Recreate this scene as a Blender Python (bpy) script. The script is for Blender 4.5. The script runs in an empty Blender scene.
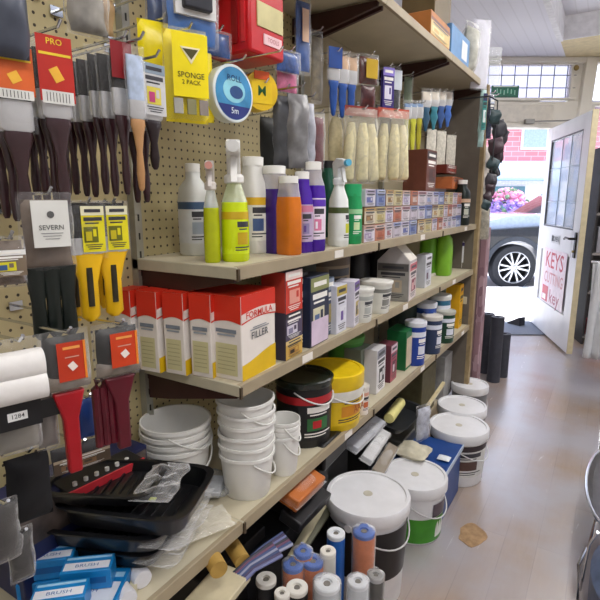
import bpy, math, random
from mathutils import Matrix, Vector, noise
random.seed(7)
C = bpy.context.scene.collection
PI = math.pi

# ---------------------------------------------------------------- camera
FOC = 500.0; EYE = 1.5
PHI = math.atan(101/FOC); TH = math.atan(314*math.cos(PHI)/FOC)
FWD = Vector((-math.sin(TH)*math.cos(PHI), math.cos(TH)*math.cos(PHI), -math.sin(PHI)))
RGT = Vector((math.cos(TH), math.sin(TH), 0)); UPV = RGT.cross(FWD)
cam_d = bpy.data.cameras.new('camera'); cam = bpy.data.objects.new('camera', cam_d); C.objects.link(cam)
cam_d.sensor_width = 36; cam_d.lens = 36*FOC/600; cam_d.clip_start = .03; cam_d.clip_end = 200
cam.matrix_world = Matrix.Translation((0, 0, EYE)) @ Matrix((RGT, UPV, -FWD)).transposed().to_4x4()
bpy.context.scene.camera = cam

# ---------------------------------------------------------------- world, sun, lamps, exposure
w = bpy.data.worlds.new('sky'); bpy.context.scene.world = w; w.use_nodes = True
nt = w.node_tree; bg = nt.nodes['Background']
tc = nt.nodes.new('ShaderNodeTexCoord'); sp = nt.nodes.new('ShaderNodeSeparateXYZ'); cr = nt.nodes.new('ShaderNodeValToRGB')
nt.links.new(tc.outputs['Generated'], sp.inputs[0]); nt.links.new(sp.outputs[2], cr.inputs[0]); nt.links.new(cr.outputs[0], bg.inputs[0])
cr.color_ramp.elements[0].position = 0.0; cr.color_ramp.elements[0].color = (.86, .88, .97, 1)
cr.color_ramp.elements[1].position = .8; cr.color_ramp.elements[1].color = (.55, .68, 1, 1)
bg.inputs[1].default_value = 2.3
sl = bpy.data.lights.new('sun', 'SUN'); sl.energy = 7.5; sl.angle = .02; sl.color = (1, .97, .92)
so = bpy.data.objects.new('sun', sl); C.objects.link(so); so.rotation_euler = Vector((-.39, -.41, -.8)).to_track_quat('-Z', 'Y').to_euler()
def area(name, loc, sx, sy, e, col=(1, .97, .93), rot=(0, 0, 0)):
    l = bpy.data.lights.new(name, 'AREA'); l.shape = 'RECTANGLE'; l.size = sx; l.size_y = sy; l.energy = e; l.color = col
    o = bpy.data.objects.new(name, l); C.objects.link(o); o.location = loc; o.rotation_euler = rot
area('tube_light_glow_near', (.35, .1, 3.03), .25, 1.5, 21)
area('tube_light_glow_middle', (.35, 2.5, 3.03), .25, 1.5, 22)
area('tube_light_glow_far', (.35, 4.7, 3.03), .25, 1.5, 18)
for k_, y_ in enumerate((.1, 2.5, 4.7)): area('tube_light_upward_glow', (.35, y_, 3.12), .25, 1.4, 9, (1, .98, .96), (PI, 0, 0))
vs = bpy.context.scene.view_settings
vs.view_transform = 'Standard'; vs.look = 'None'; vs.gamma = 1; vs.exposure = .4; vs.use_curve_mapping = False

# ---------------------------------------------------------------- helpers: where a point of the photo lies on a real surface
def ray(px, py): return FWD*FOC + RGT*(px-300) + UPV*(300-py)
def AX(px, py, X): d = ray(px, py); t = X/d.x; return Vector((X, d.y*t, EYE+d.z*t))
def AZ(px, py, z): d = ray(px, py); t = (z-EYE)/d.z; return Vector((d.x*t, d.y*t, z))
def AY(px, py, y): d = ray(px, py); t = y/d.y; return Vector((d.x*t, y, EYE+d.z*t))
def K(p): return (Vector(p)-Vector((0, 0, EYE))).dot(FWD)/FOC        # metres covered by one pixel at p
def pxof(p): q = Vector(p)-Vector((0, 0, EYE)); return 300+FOC*q.dot(RGT)/q.dot(FWD)
def ON(px, X, z):                                                   # point on a shelf of height z, X back from the aisle
    lo, hi = -.2, 30.
    for _ in range(50):
        m = (lo+hi)/2
        q = Vector((X, m, z-EYE))
        if q.dot(FWD) <= .02 or pxof((X, m, z)) < px: lo = m
        else: hi = m
    return Vector((X, lo, z))

# ---------------------------------------------------------------- materials
def lin(c):
    if isinstance(c, str):
        c = [int(c[i:i+2], 16)/255 for i in (0, 2, 4)]
    return [(x/12.92 if x <= .04045 else ((x+.055)/1.055)**2.4) for x in c[:3]]
MC = {}
def M(col, rough=.45, metal=0, var=.12, scale=18, trans=0, alpha=1, bump=0, coat=0, emit=0, ior=1.45):
    key = (col, rough, metal, var, scale, trans, alpha, bump, coat, emit)
    if key in MC: return MC[key]
    m = bpy.data.materials.new('mat_'+str(col)); m.use_nodes = True; n = m.node_tree; b = n.nodes['Principled BSDF']
    c = lin(col)
    t = n.nodes.new('ShaderNodeTexCoord'); ns = n.nodes.new('ShaderNodeTexNoise'); ns.inputs['Scale'].default_value = scale; ns.inputs['Detail'].default_value = 4
    n.links.new(t.outputs['Object'], ns.inputs['Vector'])
    r = n.nodes.new('ShaderNodeValToRGB'); r.color_ramp.elements[0].position = .3; r.color_ramp.elements[1].position = .7
    r.color_ramp.elements[0].color = [x*(1-var) for x in c]+[1]; r.color_ramp.elements[1].color = [min(1, x*(1+var*.6)+var*.01) for x in c]+[1]
    n.links.new(ns.outputs[0], r.inputs[0]); n.links.new(r.outputs[0], b.inputs['Base Color'])
    b.inputs['Roughness'].default_value = rough; b.inputs['Metallic'].default_value = metal
    b.inputs['Transmission Weight'].default_value = trans; b.inputs['Alpha'].default_value = alpha; b.inputs['IOR'].default_value = ior
    if coat: b.inputs['Coat Weight'].default_value = coat
    if emit: b.inputs['Emission Color'].default_value = c+[1]; b.inputs['Emission Strength'].default_value = emit
    if bump:
        bp = n.nodes.new('ShaderNodeBump'); bp.inputs['Strength'].default_value = bump; bp.inputs['Distance'].default_value = .004
        n.links.new(ns.outputs[0], bp.inputs['Height']); n.links.new(bp.outputs[0], b.inputs['Normal'])
    MC[key] = m; return m
COLS = {}
def PM(cols, scale=60, rough=.4, stretch=(1, 1, 1)):                 # printed packaging: flat patches of ink
    key = ('P', tuple(cols), scale, rough, stretch)
    if key in MC: return MC[key]
    m = bpy.data.materials.new('print_'+cols[0]); m.use_nodes = True; n = m.node_tree; b = n.nodes['Principled BSDF']
    t = n.nodes.new('ShaderNodeTexCoord'); mp = n.nodes.new('ShaderNodeMapping'); mp.inputs['Scale'].default_value = stretch
    sx = n.nodes.new('ShaderNodeSeparateXYZ'); ad = n.nodes.new('ShaderNodeMath'); cb = n.nodes.new('ShaderNodeCombineXYZ'); L = n.links.new
    L(t.outputs['Object'], mp.inputs[0]); L(mp.outputs[0], sx.inputs[0]); L(sx.outputs[0], ad.inputs[0]); L(sx.outputs[1], ad.inputs[1]); L(ad.outputs[0], cb.inputs[0]); L(sx.outputs[2], cb.inputs[1])
    nz = n.nodes.new('ShaderNodeTexNoise'); nz.inputs['Scale'].default_value = scale*1.2; L(mp.outputs[0], nz.inputs['Vector'])
    va = n.nodes.new('ShaderNodeVectorMath'); va.operation = 'SCALE'; va.inputs['Scale'].default_value = .5/scale; L(nz.outputs['Color'], va.inputs[0])
    vb = n.nodes.new('ShaderNodeVectorMath'); L(cb.outputs[0], vb.inputs[0]); L(va.outputs[0], vb.inputs[1])
    vals = []
    for bw, rh in ((2.6/scale, 1.5/scale), (1.1/scale, .32/scale)):
        b_ = n.nodes.new('ShaderNodeTexBrick'); b_.inputs['Scale'].default_value = 1; b_.inputs['Brick Width'].default_value = bw; b_.inputs['Row Height'].default_value = rh; b_.inputs['Mortar Size'].default_value = 0
        b_.inputs['Color1'].default_value = (0, 0, 0, 1); b_.inputs['Color2'].default_value = (1, 1, 1, 1); L(vb.outputs[0], b_.inputs['Vector']); vals.append(b_.outputs[0])
    m1 = n.nodes.new('ShaderNodeMix'); m1.data_type = 'FLOAT'; m1.inputs[0].default_value = .45; L(vals[0], m1.inputs[2]); L(vals[1], m1.inputs[3])
    r = n.nodes.new('ShaderNodeValToRGB'); r.color_ramp.interpolation = 'CONSTANT'
    k = len(cols); e = r.color_ramp.elements
    while len(e) < k: e.new(.5)
    for i, c in enumerate(cols): e[i].position = 0 if i == 0 else (.40+.42*(i-1)/(k-1)); e[i].color = lin(c)+[1]
    L(m1.outputs[0], r.inputs[0]); L(r.outputs[0], b.inputs['Base Color']); b.inputs['Roughness'].default_value = rough
    MC[key] = m; COLS[m] = list(cols); return m
def film(tint='ffffff', opac=.16, thru=None):
    key = ('film', tint, opac, thru)
    if key in MC: return MC[key]
    m = bpy.data.materials.new('clear_film'); m.use_nodes = True; n = m.node_tree; n.nodes.remove(n.nodes['Principled BSDF'])
    out = n.nodes['Material Output']; tr = n.nodes.new('ShaderNodeBsdfTransparent'); gl = n.nodes.new('ShaderNodeBsdfPrincipled'); mx = n.nodes.new('ShaderNodeMixShader')
    gl.inputs['Base Color'].default_value = lin(tint)+[1]; tr.inputs[0].default_value = (lin(thru) if thru else [1, 1, 1])+[1]; gl.inputs['Roughness'].default_value = .12; gl.inputs['Specular IOR Level'].default_value = .9
    t = n.nodes.new('ShaderNodeTexCoord'); ns = n.nodes.new('ShaderNodeTexNoise'); ns.inputs['Scale'].default_value = 35; ns.inputs['Detail'].default_value = 5
    bp = n.nodes.new('ShaderNodeBump'); bp.inputs['Strength'].default_value = .8; bp.inputs['Distance'].default_value = .006
    n.links.new(t.outputs['Object'], ns.inputs['Vector']); n.links.new(ns.outputs[0], bp.inputs['Height']); n.links.new(bp.outputs[0], gl.inputs['Normal'])
    fr = n.nodes.new('ShaderNodeLayerWeight'); n.links.new(bp.outputs[0], fr.inputs['Normal']); pw_ = n.nodes.new('ShaderNodeMath'); pw_.operation = 'POWER'; pw_.inputs[1].default_value = 3.2; n.links.new(fr.outputs['Facing'], pw_.inputs[0])
    ad = n.nodes.new('ShaderNodeMath'); ad.operation = 'ADD'; ad.use_clamp = True; ad.inputs[1].default_value = opac
    n.links.new(pw_.outputs[0], ad.inputs[0]); n.links.new(ad.outputs[0], mx.inputs[0]); n.links.new(tr.outputs[0], mx.inputs[1]); n.links.new(gl.outputs[0], mx.inputs[2]); n.links.new(mx.outputs[0], out.inputs[0])
    MC[key] = m; return m
FILM = film('ffffff', .05); FILMG = film('b0b4b8', .14)

# ---------------------------------------------------------------- mesh builder
TXT = {}
def textmesh(s, bold=.0):
    if (s, bold) in TXT: return TXT[(s, bold)]
    cu = bpy.data.curves.new('t', 'FONT'); cu.body = s; cu.size = 1; cu.align_x = 'CENTER'; cu.align_y = 'CENTER'; cu.resolution_u = 2; cu.offset = bold
    o = bpy.data.objects.new('t', cu); me = bpy.data.meshes.new_from_object(o)
    r = ([v.co.copy() for v in me.vertices], [tuple(p.vertices) for p in me.polygons])
    bpy.data.objects.remove(o); bpy.data.curves.remove(cu); bpy.data.meshes.remove(me)
    TXT[(s, bold)] = r; return r
FX = Matrix(((0, 0, 1), (1, 0, 0), (0, 1, 0))).to_4x4()               # drawing plane facing +X, reading towards +Y
FY = Matrix(((1, 0, 0), (0, 0, -1), (0, 1, 0))).to_4x4()              # drawing plane facing -Y, reading towards +X
def T(x, y, z): return Matrix.Translation((x, y, z))
def RZ(a): return Matrix.Rotation(a, 4, 'Z')
def RX(a): return Matrix.Rotation(a, 4, 'X')
def RY(a): return Matrix.Rotation(a, 4, 'Y')
class MB:
    def __init__(s): s.v = []; s.f = []; s.m = []; s.mats = []
    def mi(s, m):
        if m not in s.mats: s.mats.append(m)
        return s.mats.index(m)
    def add(s, vs, fs, m, X=None):
        b = len(s.v); i = s.mi(m)
        for v in vs:
            v = Vector(v); s.v.append(X @ v if X else v)
        for f in fs: s.f.append([b+k for k in f]); s.m.append(i)
        return s
    def box(s, c, d, m, X=None):
        cx, cy, cz = c; x, y, z = d[0]/2, d[1]/2, d[2]/2
        vs = [(cx+a*x, cy+b*y, cz+e*z) for a in (-1, 1) for b in (-1, 1) for e in (-1, 1)]
        return s.add(vs, [(0, 1, 3, 2), (4, 6, 7, 5), (0, 4, 5, 1), (2, 3, 7, 6), (0, 2, 6, 4), (1, 5, 7, 3)], m, X)
    def bar(s, p, q, wd, hh, m):                                      # box beam between two points
        p = Vector(p); q = Vector(q); d = q-p; L = d.length; X = Matrix.Translation(p) @ d.to_track_quat('X', 'Z').to_matrix().to_4x4()
        return s.box((L/2, 0, 0), (L, wd, hh), m, X)
    def loft(s, secs, m, X=None, n=24, e=2.0, cap=(1, 1)):            # secs: (z, rx, ry[, ox, oy])
        vs = []; fs = []
        for q in secs:
            z, rx, ry = q[:3]; ox, oy = (q[3], q[4]) if len(q) > 4 else (0, 0)
            for k in range(n):
                a = 2*PI*(k+.5)/n; c, d = math.cos(a), math.sin(a)
                vs.append((ox+rx*math.copysign(abs(c)**(2/e), c), oy+ry*math.copysign(abs(d)**(2/e), d), z))
        for i in range(len(secs)-1):
            for k in range(n):
                a, b = i*n+k, i*n+(k+1) % n; fs.append((a, b, b+n, a+n))
        if cap[0]: fs.append(tuple(range(n))[::-1])
        if cap[1]: fs.append(tuple((len(secs)-1)*n+k for k in range(n)))
        return s.add(vs, fs, m, X)
    def lathe(s, pr, m, X=None, n=28, cap=(1, 1)): return s.loft([(z, r, r) for r, z in pr], m, X, n, 2.0, cap)
    def arc(s, r0, r1, z0, z1, a0, a1, m, X=None, n=14, ry=1):        # curved label
        vs = []; fs = []
        for i in range(n+1):
            a = a0+(a1-a0)*i/n; vs += [(r0*math.cos(a), r0*math.sin(a)*ry, z0), (r1*math.cos(a), r1*math.sin(a)*ry, z1)]
        for i in range(n): fs.append((2*i, 2*i+2, 2*i+3, 2*i+1))
        return s.add(vs, fs, m, X)
    def cyl(s, p, q, r, m, r2=None, n=16):
        p = Vector(p); q = Vector(q); d = q-p; X = Matrix.Translation(p) @ d.to_track_quat('Z', 'Y').to_matrix().to_4x4()
        return s.lathe([(r, 0), (r if r2 is None else r2, d.length)], m, X, n)
    def tube(s, pts, r, m, n=8, X=None):
        pts = [Vector(p) for p in pts]; vs = []; fs = []
        for i, p in enumerate(pts):
            d = (pts[min(i+1, len(pts)-1)]-pts[max(i-1, 0)]).normalized(); a = Vector((0, 0, 1)) if abs(d.z) < .9 else Vector((0, 1, 0))
            u = d.cross(a).normalized(); v = d.cross(u); rr = r[i] if isinstance(r, (list, tuple)) else r
            vs += [p+u*math.cos(2*PI*k/n)*rr+v*math.sin(2*PI*k/n)*rr for k in range(n)]
        for i in range(len(pts)-1):
            for k in range(n): a, b = i*n+k, i*n+(k+1) % n; fs.append((a, b, b+n, a+n))
        fs += [tuple(range(n))[::-1], tuple((len(pts)-1)*n+k for k in range(n))]
        return s.add(vs, fs, m, X)
    def prism(s, poly, t, m, X=None):                                 # 2D polygon (x, y) extruded 0..t in z
        n = len(poly); vs = [(x, y, 0) for x, y in poly]+[(x, y, t) for x, y in poly]
        fs = [tuple(range(n))[::-1], tuple(range(n, 2*n))]+[(k, (k+1) % n, (k+1) % n+n, k+n) for k in range(n)]
        return s.add(vs, fs, m, X)
    def quad(s, wd, hh, m, X): return s.add([(-wd/2, -hh/2, 0), (wd/2, -hh/2, 0), (wd/2, hh/2, 0), (-wd/2, hh/2, 0)], [(0, 1, 2, 3)], m, X)
    def text(s, t, size, m, X, bold=.0, sx=1):
        v, f = textmesh(t, bold); return s.add([(a.x*size*sx, a.y*size, 0) for a in v], f, m, X)
    def bag(s, wd, hh, th, m, X=None, amp=.006, fr=22, nx=10, ny=14, seed=0, flat=0):   # puffed crinkled bag in the drawing plane, centred
        for side in (1, -1):
            vs = []; fs = []
            for j in range(ny+1):
                for i in range(nx+1):
                    u, v = i/nx, j/ny; e = (max(0, math.sin(PI*u))*max(0, math.sin(PI*v)))**.45
                    x, y = (u-.5)*wd, (v-.5)*hh
                    q = noise.noise(Vector((x*fr, y*fr, seed+side*3)))
                    vs.append((x+amp*.6*noise.noise(Vector((y*fr, seed, x*3))), y, side*(th/2*e)+q*amp*e))
            for j in range(ny):
                for i in range(nx): a = j*(nx+1)+i; fs.append((a, a+1, a+nx+2, a+nx+1) if side > 0 else (a, a+nx+1, a+nx+2, a+1))
            s.add(vs, fs, m, X)
        return s
    def build(s, name, parent=None, loc=None, rot=None, bevel=0, smooth=35, solid=0, sub=0):
        me = bpy.data.meshes.new(name); me.from_pydata([tuple(v) for v in s.v], [], s.f); me.update()
        for m in s.mats: me.materials.append(m)
        me.polygons.foreach_set('material_index', s.m)
        if smooth:
            me.polygons.foreach_set('use_smooth', [True]*len(s.f))
            me.set_sharp_from_angle(angle=math.radians(smooth))
        o = bpy.data.objects.new(name, me); C.objects.link(o)
        if parent: o.parent = parent
        if loc is not None: o.location = loc
        if rot is not None: o.rotation_euler = rot
        if solid: md = o.modifiers.new('thick', 'SOLIDIFY'); md.thickness = solid; md.offset = 0
        if bevel: md = o.modifiers.new('bevel', 'BEVEL'); md.width = bevel; md.segments = 2; md.limit_method = 'ANGLE'; md.angle_limit = math.radians(50)
        if sub: md = o.modifiers.new('sub', 'SUBSURF'); md.levels = sub; md.render_levels = sub
        return o
def tag(o, label, cat, group=None):
    o['label'] = label; o['category'] = cat
    if group: o['group'] = group
    return o
def thing(name, label, cat, loc=(0, 0, 0), rz=0, group=None, rot=None):
    o = bpy.data.objects.new(name, None); C.objects.link(o); o.location = loc; o.empty_display_size = .05
    o.rotation_euler = rot if rot else (0, 0, rz); return tag(o, label, cat, group)
def struct(o): o['kind'] = 'structure'; return o
def dup(root, loc, rz=None, label=None, group=None):
    r = root.copy(); C.objects.link(r); r.location = loc
    if rz is not None: r.rotation_euler = (0, 0, rz)
    if label: r['label'] = label
    if group: r['group'] = group
    for ch in list(root.children):
        c = ch.copy(); C.objects.link(c); c.parent = r
        for g in list(ch.children): d = g.copy(); C.objects.link(d); d.parent = c
    return r
ORD = ['first', 'second', 'third', 'fourth', 'fifth', 'sixth', 'seventh', 'eighth', 'ninth', 'tenth', 'eleventh', 'twelfth', 'thirteenth', 'fourteenth', 'fifteenth', 'sixteenth']

# printed artwork laid out like packaging: a band, a title, a picture, lines of small print
def inks(cols, seed):
    rn = random.Random(seed); c = list(cols); base = c[0]; o = [x for x in c[1:] if x != base] or ['8a8a8a']; rn.shuffle(o)
    lum = sum(int(base[i:i+2], 16) for i in (0, 2, 4)); return rn, base, o, ('f2efe8' if lum < 330 else '3a3a40')
def art(mb, wd, hh, cols, X, seed=None):
    rn, base, o, tx = inks(cols, seed if seed is not None else int(wd*1e4+hh*3e4)); e = .0006
    mb.quad(wd, hh, M(base, .4), X)
    def rect(u, v, a, b_, c, k=1): mb.quad(a*wd, b_*hh, M(c, .4), X @ T(u*wd, v*hh, e*k))
    rect(0, .40, 1, .2, o[0]); rect(0, .40, .7, .07, tx if o[0] != base else o[-1], 2)
    rect(0, .22, .8, .08, tx); rect(-.05, .13, .6, .03, tx)
    px = rn.uniform(-.15, .15)
    rect(px, -.12, .62, .34, o[min(1, len(o)-1)]); rect(px-.1, -.15, .26, .2, o[-1] if len(o) > 1 else base, 2); rect(px+.16, -.08, .14, .16, base, 2)
    for k in range(3): rect(0, -.34-.045*k, .75-.12*k, .018, tx)
    return mb
def wrapart(mb, rf, z0, z1, cols, seed, c=-.35):                      # rf(a, z, off) -> point on the skin
    rn, base, o, tx = inks(cols, seed); H_ = z1-z0
    def pt(a0, a1, u0, u1, col, off, n=12):
        vs = []; fs = []
        for i in range(n+1):
            a = a0+(a1-a0)*i/n; vs += [rf(a, z0+H_*u0, off), rf(a, z0+H_*u1, off)]
        for i in range(n): fs.append((2*i, 2*i+2, 2*i+3, 2*i+1))
        mb.add(vs, fs, M(col, .4))
    pt(-PI, PI, 0, 1, base, 1.006, 36); pt(-PI, PI, .80, .97, o[0], 1.012, 36)
    for s in (c, c+PI):
        pt(s-.5, s+.5, .62, .75, tx, 1.012); pt(s-.4, s+.3, .56, .59, tx, 1.012)
        pt(s-.5, s+.35, .22, .50, o[min(1, len(o)-1)], 1.012); pt(s-.3, s+.05, .27, .44, o[-1], 1.018); pt(s-.6, s+.55, .14, .17, tx, 1.012); pt(s-.6, s+.3, .08, .105, tx, 1.012)
def sup(rx, ry, e):
    def f(a, off):
        c, d = math.cos(a), math.sin(a); return rx*off*math.copysign(abs(c)**(2/e), c), ry*off*math.copysign(abs(d)**(2/e), d)
    return f
# ================================================================ THE SETTING
HC = 3.05                                   # ceiling height
P0 = Vector((-.721, 6.653, 0)); FR = math.atan2(RGT.y, RGT.x)        # shop front: turned a little to the aisle; its own axes are s (right), t (out)
def FP(s, t, z): return P0+RGT*s+Vector((-RGT.y, RGT.x, 0))*t+Vector((0, 0, z))
def plank_mat():
    m = bpy.data.materials.new('worn_vinyl_planks'); m.use_nodes = True; n = m.node_tree; b = n.nodes['Principled BSDF']; L = n.links.new
    t = n.nodes.new('ShaderNodeTexCoord'); mp = n.nodes.new('ShaderNodeMapping'); mp.inputs['Rotation'].default_value = (0, 0, PI/2)
    br = n.nodes.new('ShaderNodeTexBrick'); br.inputs['Scale'].default_value = 1; br.inputs['Brick Width'].default_value = 1.1; br.inputs['Row Height'].default_value = .13
    br.inputs['Mortar Size'].default_value = .0016; br.offset = .37
    br.inputs['Color1'].default_value = lin('ab937c')+[1]; br.inputs['Color2'].default_value = lin('9c846c')+[1]; br.inputs['Mortar'].default_value = lin('86705c')+[1]
    L(t.outputs['Object'], mp.inputs[0]); L(mp.outputs[0], br.inputs['Vector'])
    mp2 = n.nodes.new('ShaderNodeMapping'); mp2.inputs['Scale'].default_value = (14, 1.6, 1); ns = n.nodes.new('ShaderNodeTexNoise'); ns.inputs['Scale'].default_value = 3; ns.inputs['Detail'].default_value = 6; ns.inputs['Distortion'].default_value = 1.2
    L(t.outputs['Object'], mp2.inputs[0]); L(mp2.outputs[0], ns.inputs['Vector'])
    r = n.nodes.new('ShaderNodeValToRGB'); r.color_ramp.elements[0].color = (.72, .7, .68, 1); r.color_ramp.elements[1].color = (1.08, 1.06, 1.04, 1); L(ns.outputs[0], r.inputs[0])
    mx = n.nodes.new('ShaderNodeMix'); mx.data_type = 'RGBA'; mx.blend_type = 'MULTIPLY'; mx.inputs['Factor'].default_value = .8
    L(br.outputs[0], mx.inputs[6]); L(r.outputs[0], mx.inputs[7])
    # lilac-grey tone mixed in by irregular blotches, and one bare worn hole in the aisle
    n2 = n.nodes.new('ShaderNodeTexNoise'); n2.inputs['Scale'].default_value = 1.4; n2.inputs['Detail'].default_value = 7; L(t.outputs['Object'], n2.inputs['Vector'])
    r2 = n.nodes.new('ShaderNodeValToRGB'); r2.color_ramp.elements[0].position = .38; r2.color_ramp.elements[1].position = .58; L(n2.outputs[0], r2.inputs[0])
    m2 = n.nodes.new('ShaderNodeMix'); m2.data_type = 'RGBA'; L(r2.outputs[0], m2.inputs[0]); L(mx.outputs[2], m2.inputs[6]); m2.inputs[7].default_value = lin('a09ba0')+[1]
    L(m2.outputs[2], b.inputs['Base Color'])
    rr = n.nodes.new('ShaderNodeMapRange'); rr.inputs[3].default_value = .16; rr.inputs[4].default_value = .32; L(ns.outputs[0], rr.inputs[0]); L(rr.outputs[0], b.inputs['Roughness'])
    b.inputs['Specular IOR Level'].default_value = .8; b.inputs['Coat Weight'].default_value = .8; b.inputs['Coat Roughness'].default_value = .33; b.inputs['Coat IOR'].default_value = 1.95
    bp = n.nodes.new('ShaderNodeBump'); bp.inputs['Strength'].default_value = .25; bp.inputs['Distance'].default_value = .003; L(br.outputs['Fac'], bp.inputs['Height']); bp.invert = True; L(bp.outputs[0], b.inputs['Normal'])
    return m
room = [(-1.7, -1.6), (1.9, -1.6), (1.9, 8.27), (-1.7, 6.05)]
struct(MB().prism(room, .06, plank_mat()).build('floor', loc=(0, 0, -.06)))
wallm = M('d9d6d2', .8, var=.06, scale=3)
struct(MB().box((-1.75, 2.25, HC/2), (.1, 7.7, HC), wallm).build('wall_left'))
struct(MB().box((1.95, 3.35, HC/2), (.1, 9.9, HC), wallm).build('wall_right'))
struct(MB().box((.1, -1.65, HC/2), (3.7, .1, HC), wallm).build('wall_back'))
# ceiling: boarded, with a raised well on the right towards the shop front
def board_mat():
    m = bpy.data.materials.new('ceiling_boards'); m.use_nodes = True; n = m.node_tree; b = n.nodes['Principled BSDF']; L = n.links.new
    t = n.nodes.new('ShaderNodeTexCoord'); wv = n.nodes.new('ShaderNodeTexWave'); wv.inputs['Scale'].default_value = 3.2; wv.bands_direction = 'X'; L(t.outputs['Object'], wv.inputs['Vector'])
    r = n.nodes.new('ShaderNodeValToRGB'); r.color_ramp.elements[0].color = lin('dbdae0')+[1]; r.color_ramp.elements[1].position = .06; r.color_ramp.elements[1].color = lin('e4e3ea')+[1]; L(wv.outputs[0], r.inputs[0]); L(r.outputs[0], b.inputs['Base Color'])
    b.inputs['Roughness'].default_value = .6; return m
cm = board_mat(); RXE = -.62
struct(MB().prism([(-1.7, -1.6), (RXE, -1.6), (RXE, 6.72), (-1.7, 6.05)], .1, cm).build('ceiling', loc=(0, 0, HC)))
struct(MB().prism([(RXE, -1.6), (1.9, -1.6), (1.9, 5.98), (RXE, 5.98)], .06, cm).build('ceiling_well', loc=(0, 0, HC+.22)))
struct(MB().prism([(RXE, 5.98), (1.9, 5.98), (1.9, 8.27), (RXE, 6.72)], .28, M('d9c9a0', .7)).build('trim_1', loc=(0, 0, HC)))
struct(MB().box((.64, 5.965, HC+.11), (2.5, .02, .22), M('e9e8ea', .6)).build('trim_4'))
struct(MB().box((RXE, 2.19, HC+.12), (.05, 7.56, .26), M('e9e8ea', .6)).build('trim_2'))
# shop front, drawn in its own axes
fm = M('e6e1d6', .55, var=.05, scale=4)
def F_(mb, name): return struct(mb.build(name, loc=P0, rot=(0, 0, FR), bevel=.006))
mb = MB()
mb.box((-.66, 0, 2.44), (1.0, .12, .29), fm).box((1.6, 0, 3.02), (5.6, .14, .06), fm).box((-.66, -.07, 2.60), (1.0, .06, .03), fm).box((-.66, -.07, 2.31), (1.0, .06, .03), fm)
mb.box((-.55, -.065, 2.45), (1.1, .012, .19), M('dcd6ca', .6))
mb.box((-1.12, 0, 1.5), (.14, .14, 3.0), fm)
mb.box((2.1, 0, .3), (3.1, .12, .6), fm)
F_(mb, 'wall_front')
mb = MB().box((.24, 0, 1.56), (.13, .16, 3.0), fm, T(.0, 0, 0) @ RY(.045)); mb.box((.16, .02, 2.44), (.66, .09, .29), fm).box((.32, .03, 2.82), (.26, .08, .5), fm)
mb.cyl((.2, -.09, 2.93), (.2, -.075, 2.93), .03, M('8a7340', .5)); F_(mb, 'trim_3')
wf = M('50545a', .5)
pane = film('dfe6f5', .1)
# transom window over the door: leaded 6 x 3
mb = MB(); mb.box((-.40, 0, 2.80), (1.3, .008, .38), film('e4e2f0', .05, 'd8d7e0'))  # lilac tint added to the glass to dim the bright sky behind
for i in range(9): mb.box((-1.04+.148*i, -.008, 2.80), (.009, .012, .38), wf)
for z in (2.735, 2.87): mb.box((-.40, -.008, z), (1.3, .012, .009), wf)
mb.box((-.40, 0, 2.615), (1.3, .09, .02), fm).box((-.40, 0, 2.985), (1.3, .09, .02), fm)
mb.box((.19, 0, 2.8), (.03, .08, .4), fm); F_(mb, 'window_1')
mb = MB().box((2.0, 0, 1.78), (3.4, .008, 2.38), film('dfe6f5', .1))
for i in range(8): mb.box((.42+.42*i, -.008, 2.8), (.01, .014, .38), wf)
mb.box((2.0, 0, 2.56), (3.4, .08, .04), fm).box((2.0, 0, .62), (3.4, .1, .04), fm); F_(mb, 'window_2')
gs = MB().box((0, 0, 0), (.31, .012, .13), M('0e6b52', .4)); gs.box((0, -.0065, .055), (.27, .002, .012), M('e8f5ee', .4)); gs.box((0, -.0065, -.055), (.27, .002, .012), M('07553f', .4))
for i in range(12): gs.box((-.11+.02*i, -.007, .01*math.sin(i*2.1)), (.012, .002, .05), M('8fd0b6' if i % 2 else '128062', .4), RY(0))
tag(gs.build('window_sign', loc=FP(-.555, -.03, 2.69), rot=(0, 0, FR), bevel=.001), 'small green sign in the lower left corner of the leaded window above the door', 'sign')
# door closer arm
d = MB(); d.box((-.28, -.1, 2.36), (.1, .05, .05), M('8e8c88', .4, .6)); d.cyl((-.26, -.1, 2.36), (.05, -.22, 2.35), .008, M('8e8c88', .4, .6)); d.cyl((.05, -.22, 2.35), (.22, -.3, 2.36), .008, M('8e8c88', .4, .6))
tag(d.build('door_closer', loc=P0, rot=(0, 0, FR), bevel=.002), 'metal door closer arm on the cream header above the open door', 'door closer')
# the open white door: hinge to handle edge
H0 = Vector((-.70, 6.60, .02)); H1 = Vector((-.215, 5.35, .02)); DW = (H1-H0).length; DA = math.atan2(H1.y-H0.y, H1.x-H0.x)
dw = M('e6e6e8', .4, var=.05, scale=5); DH = 2.26
door = struct(bpy.data.objects.new('door_1', None)); C.objects.link(door); door.location = H0; door.rotation_euler = (0, 0, DA)
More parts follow.
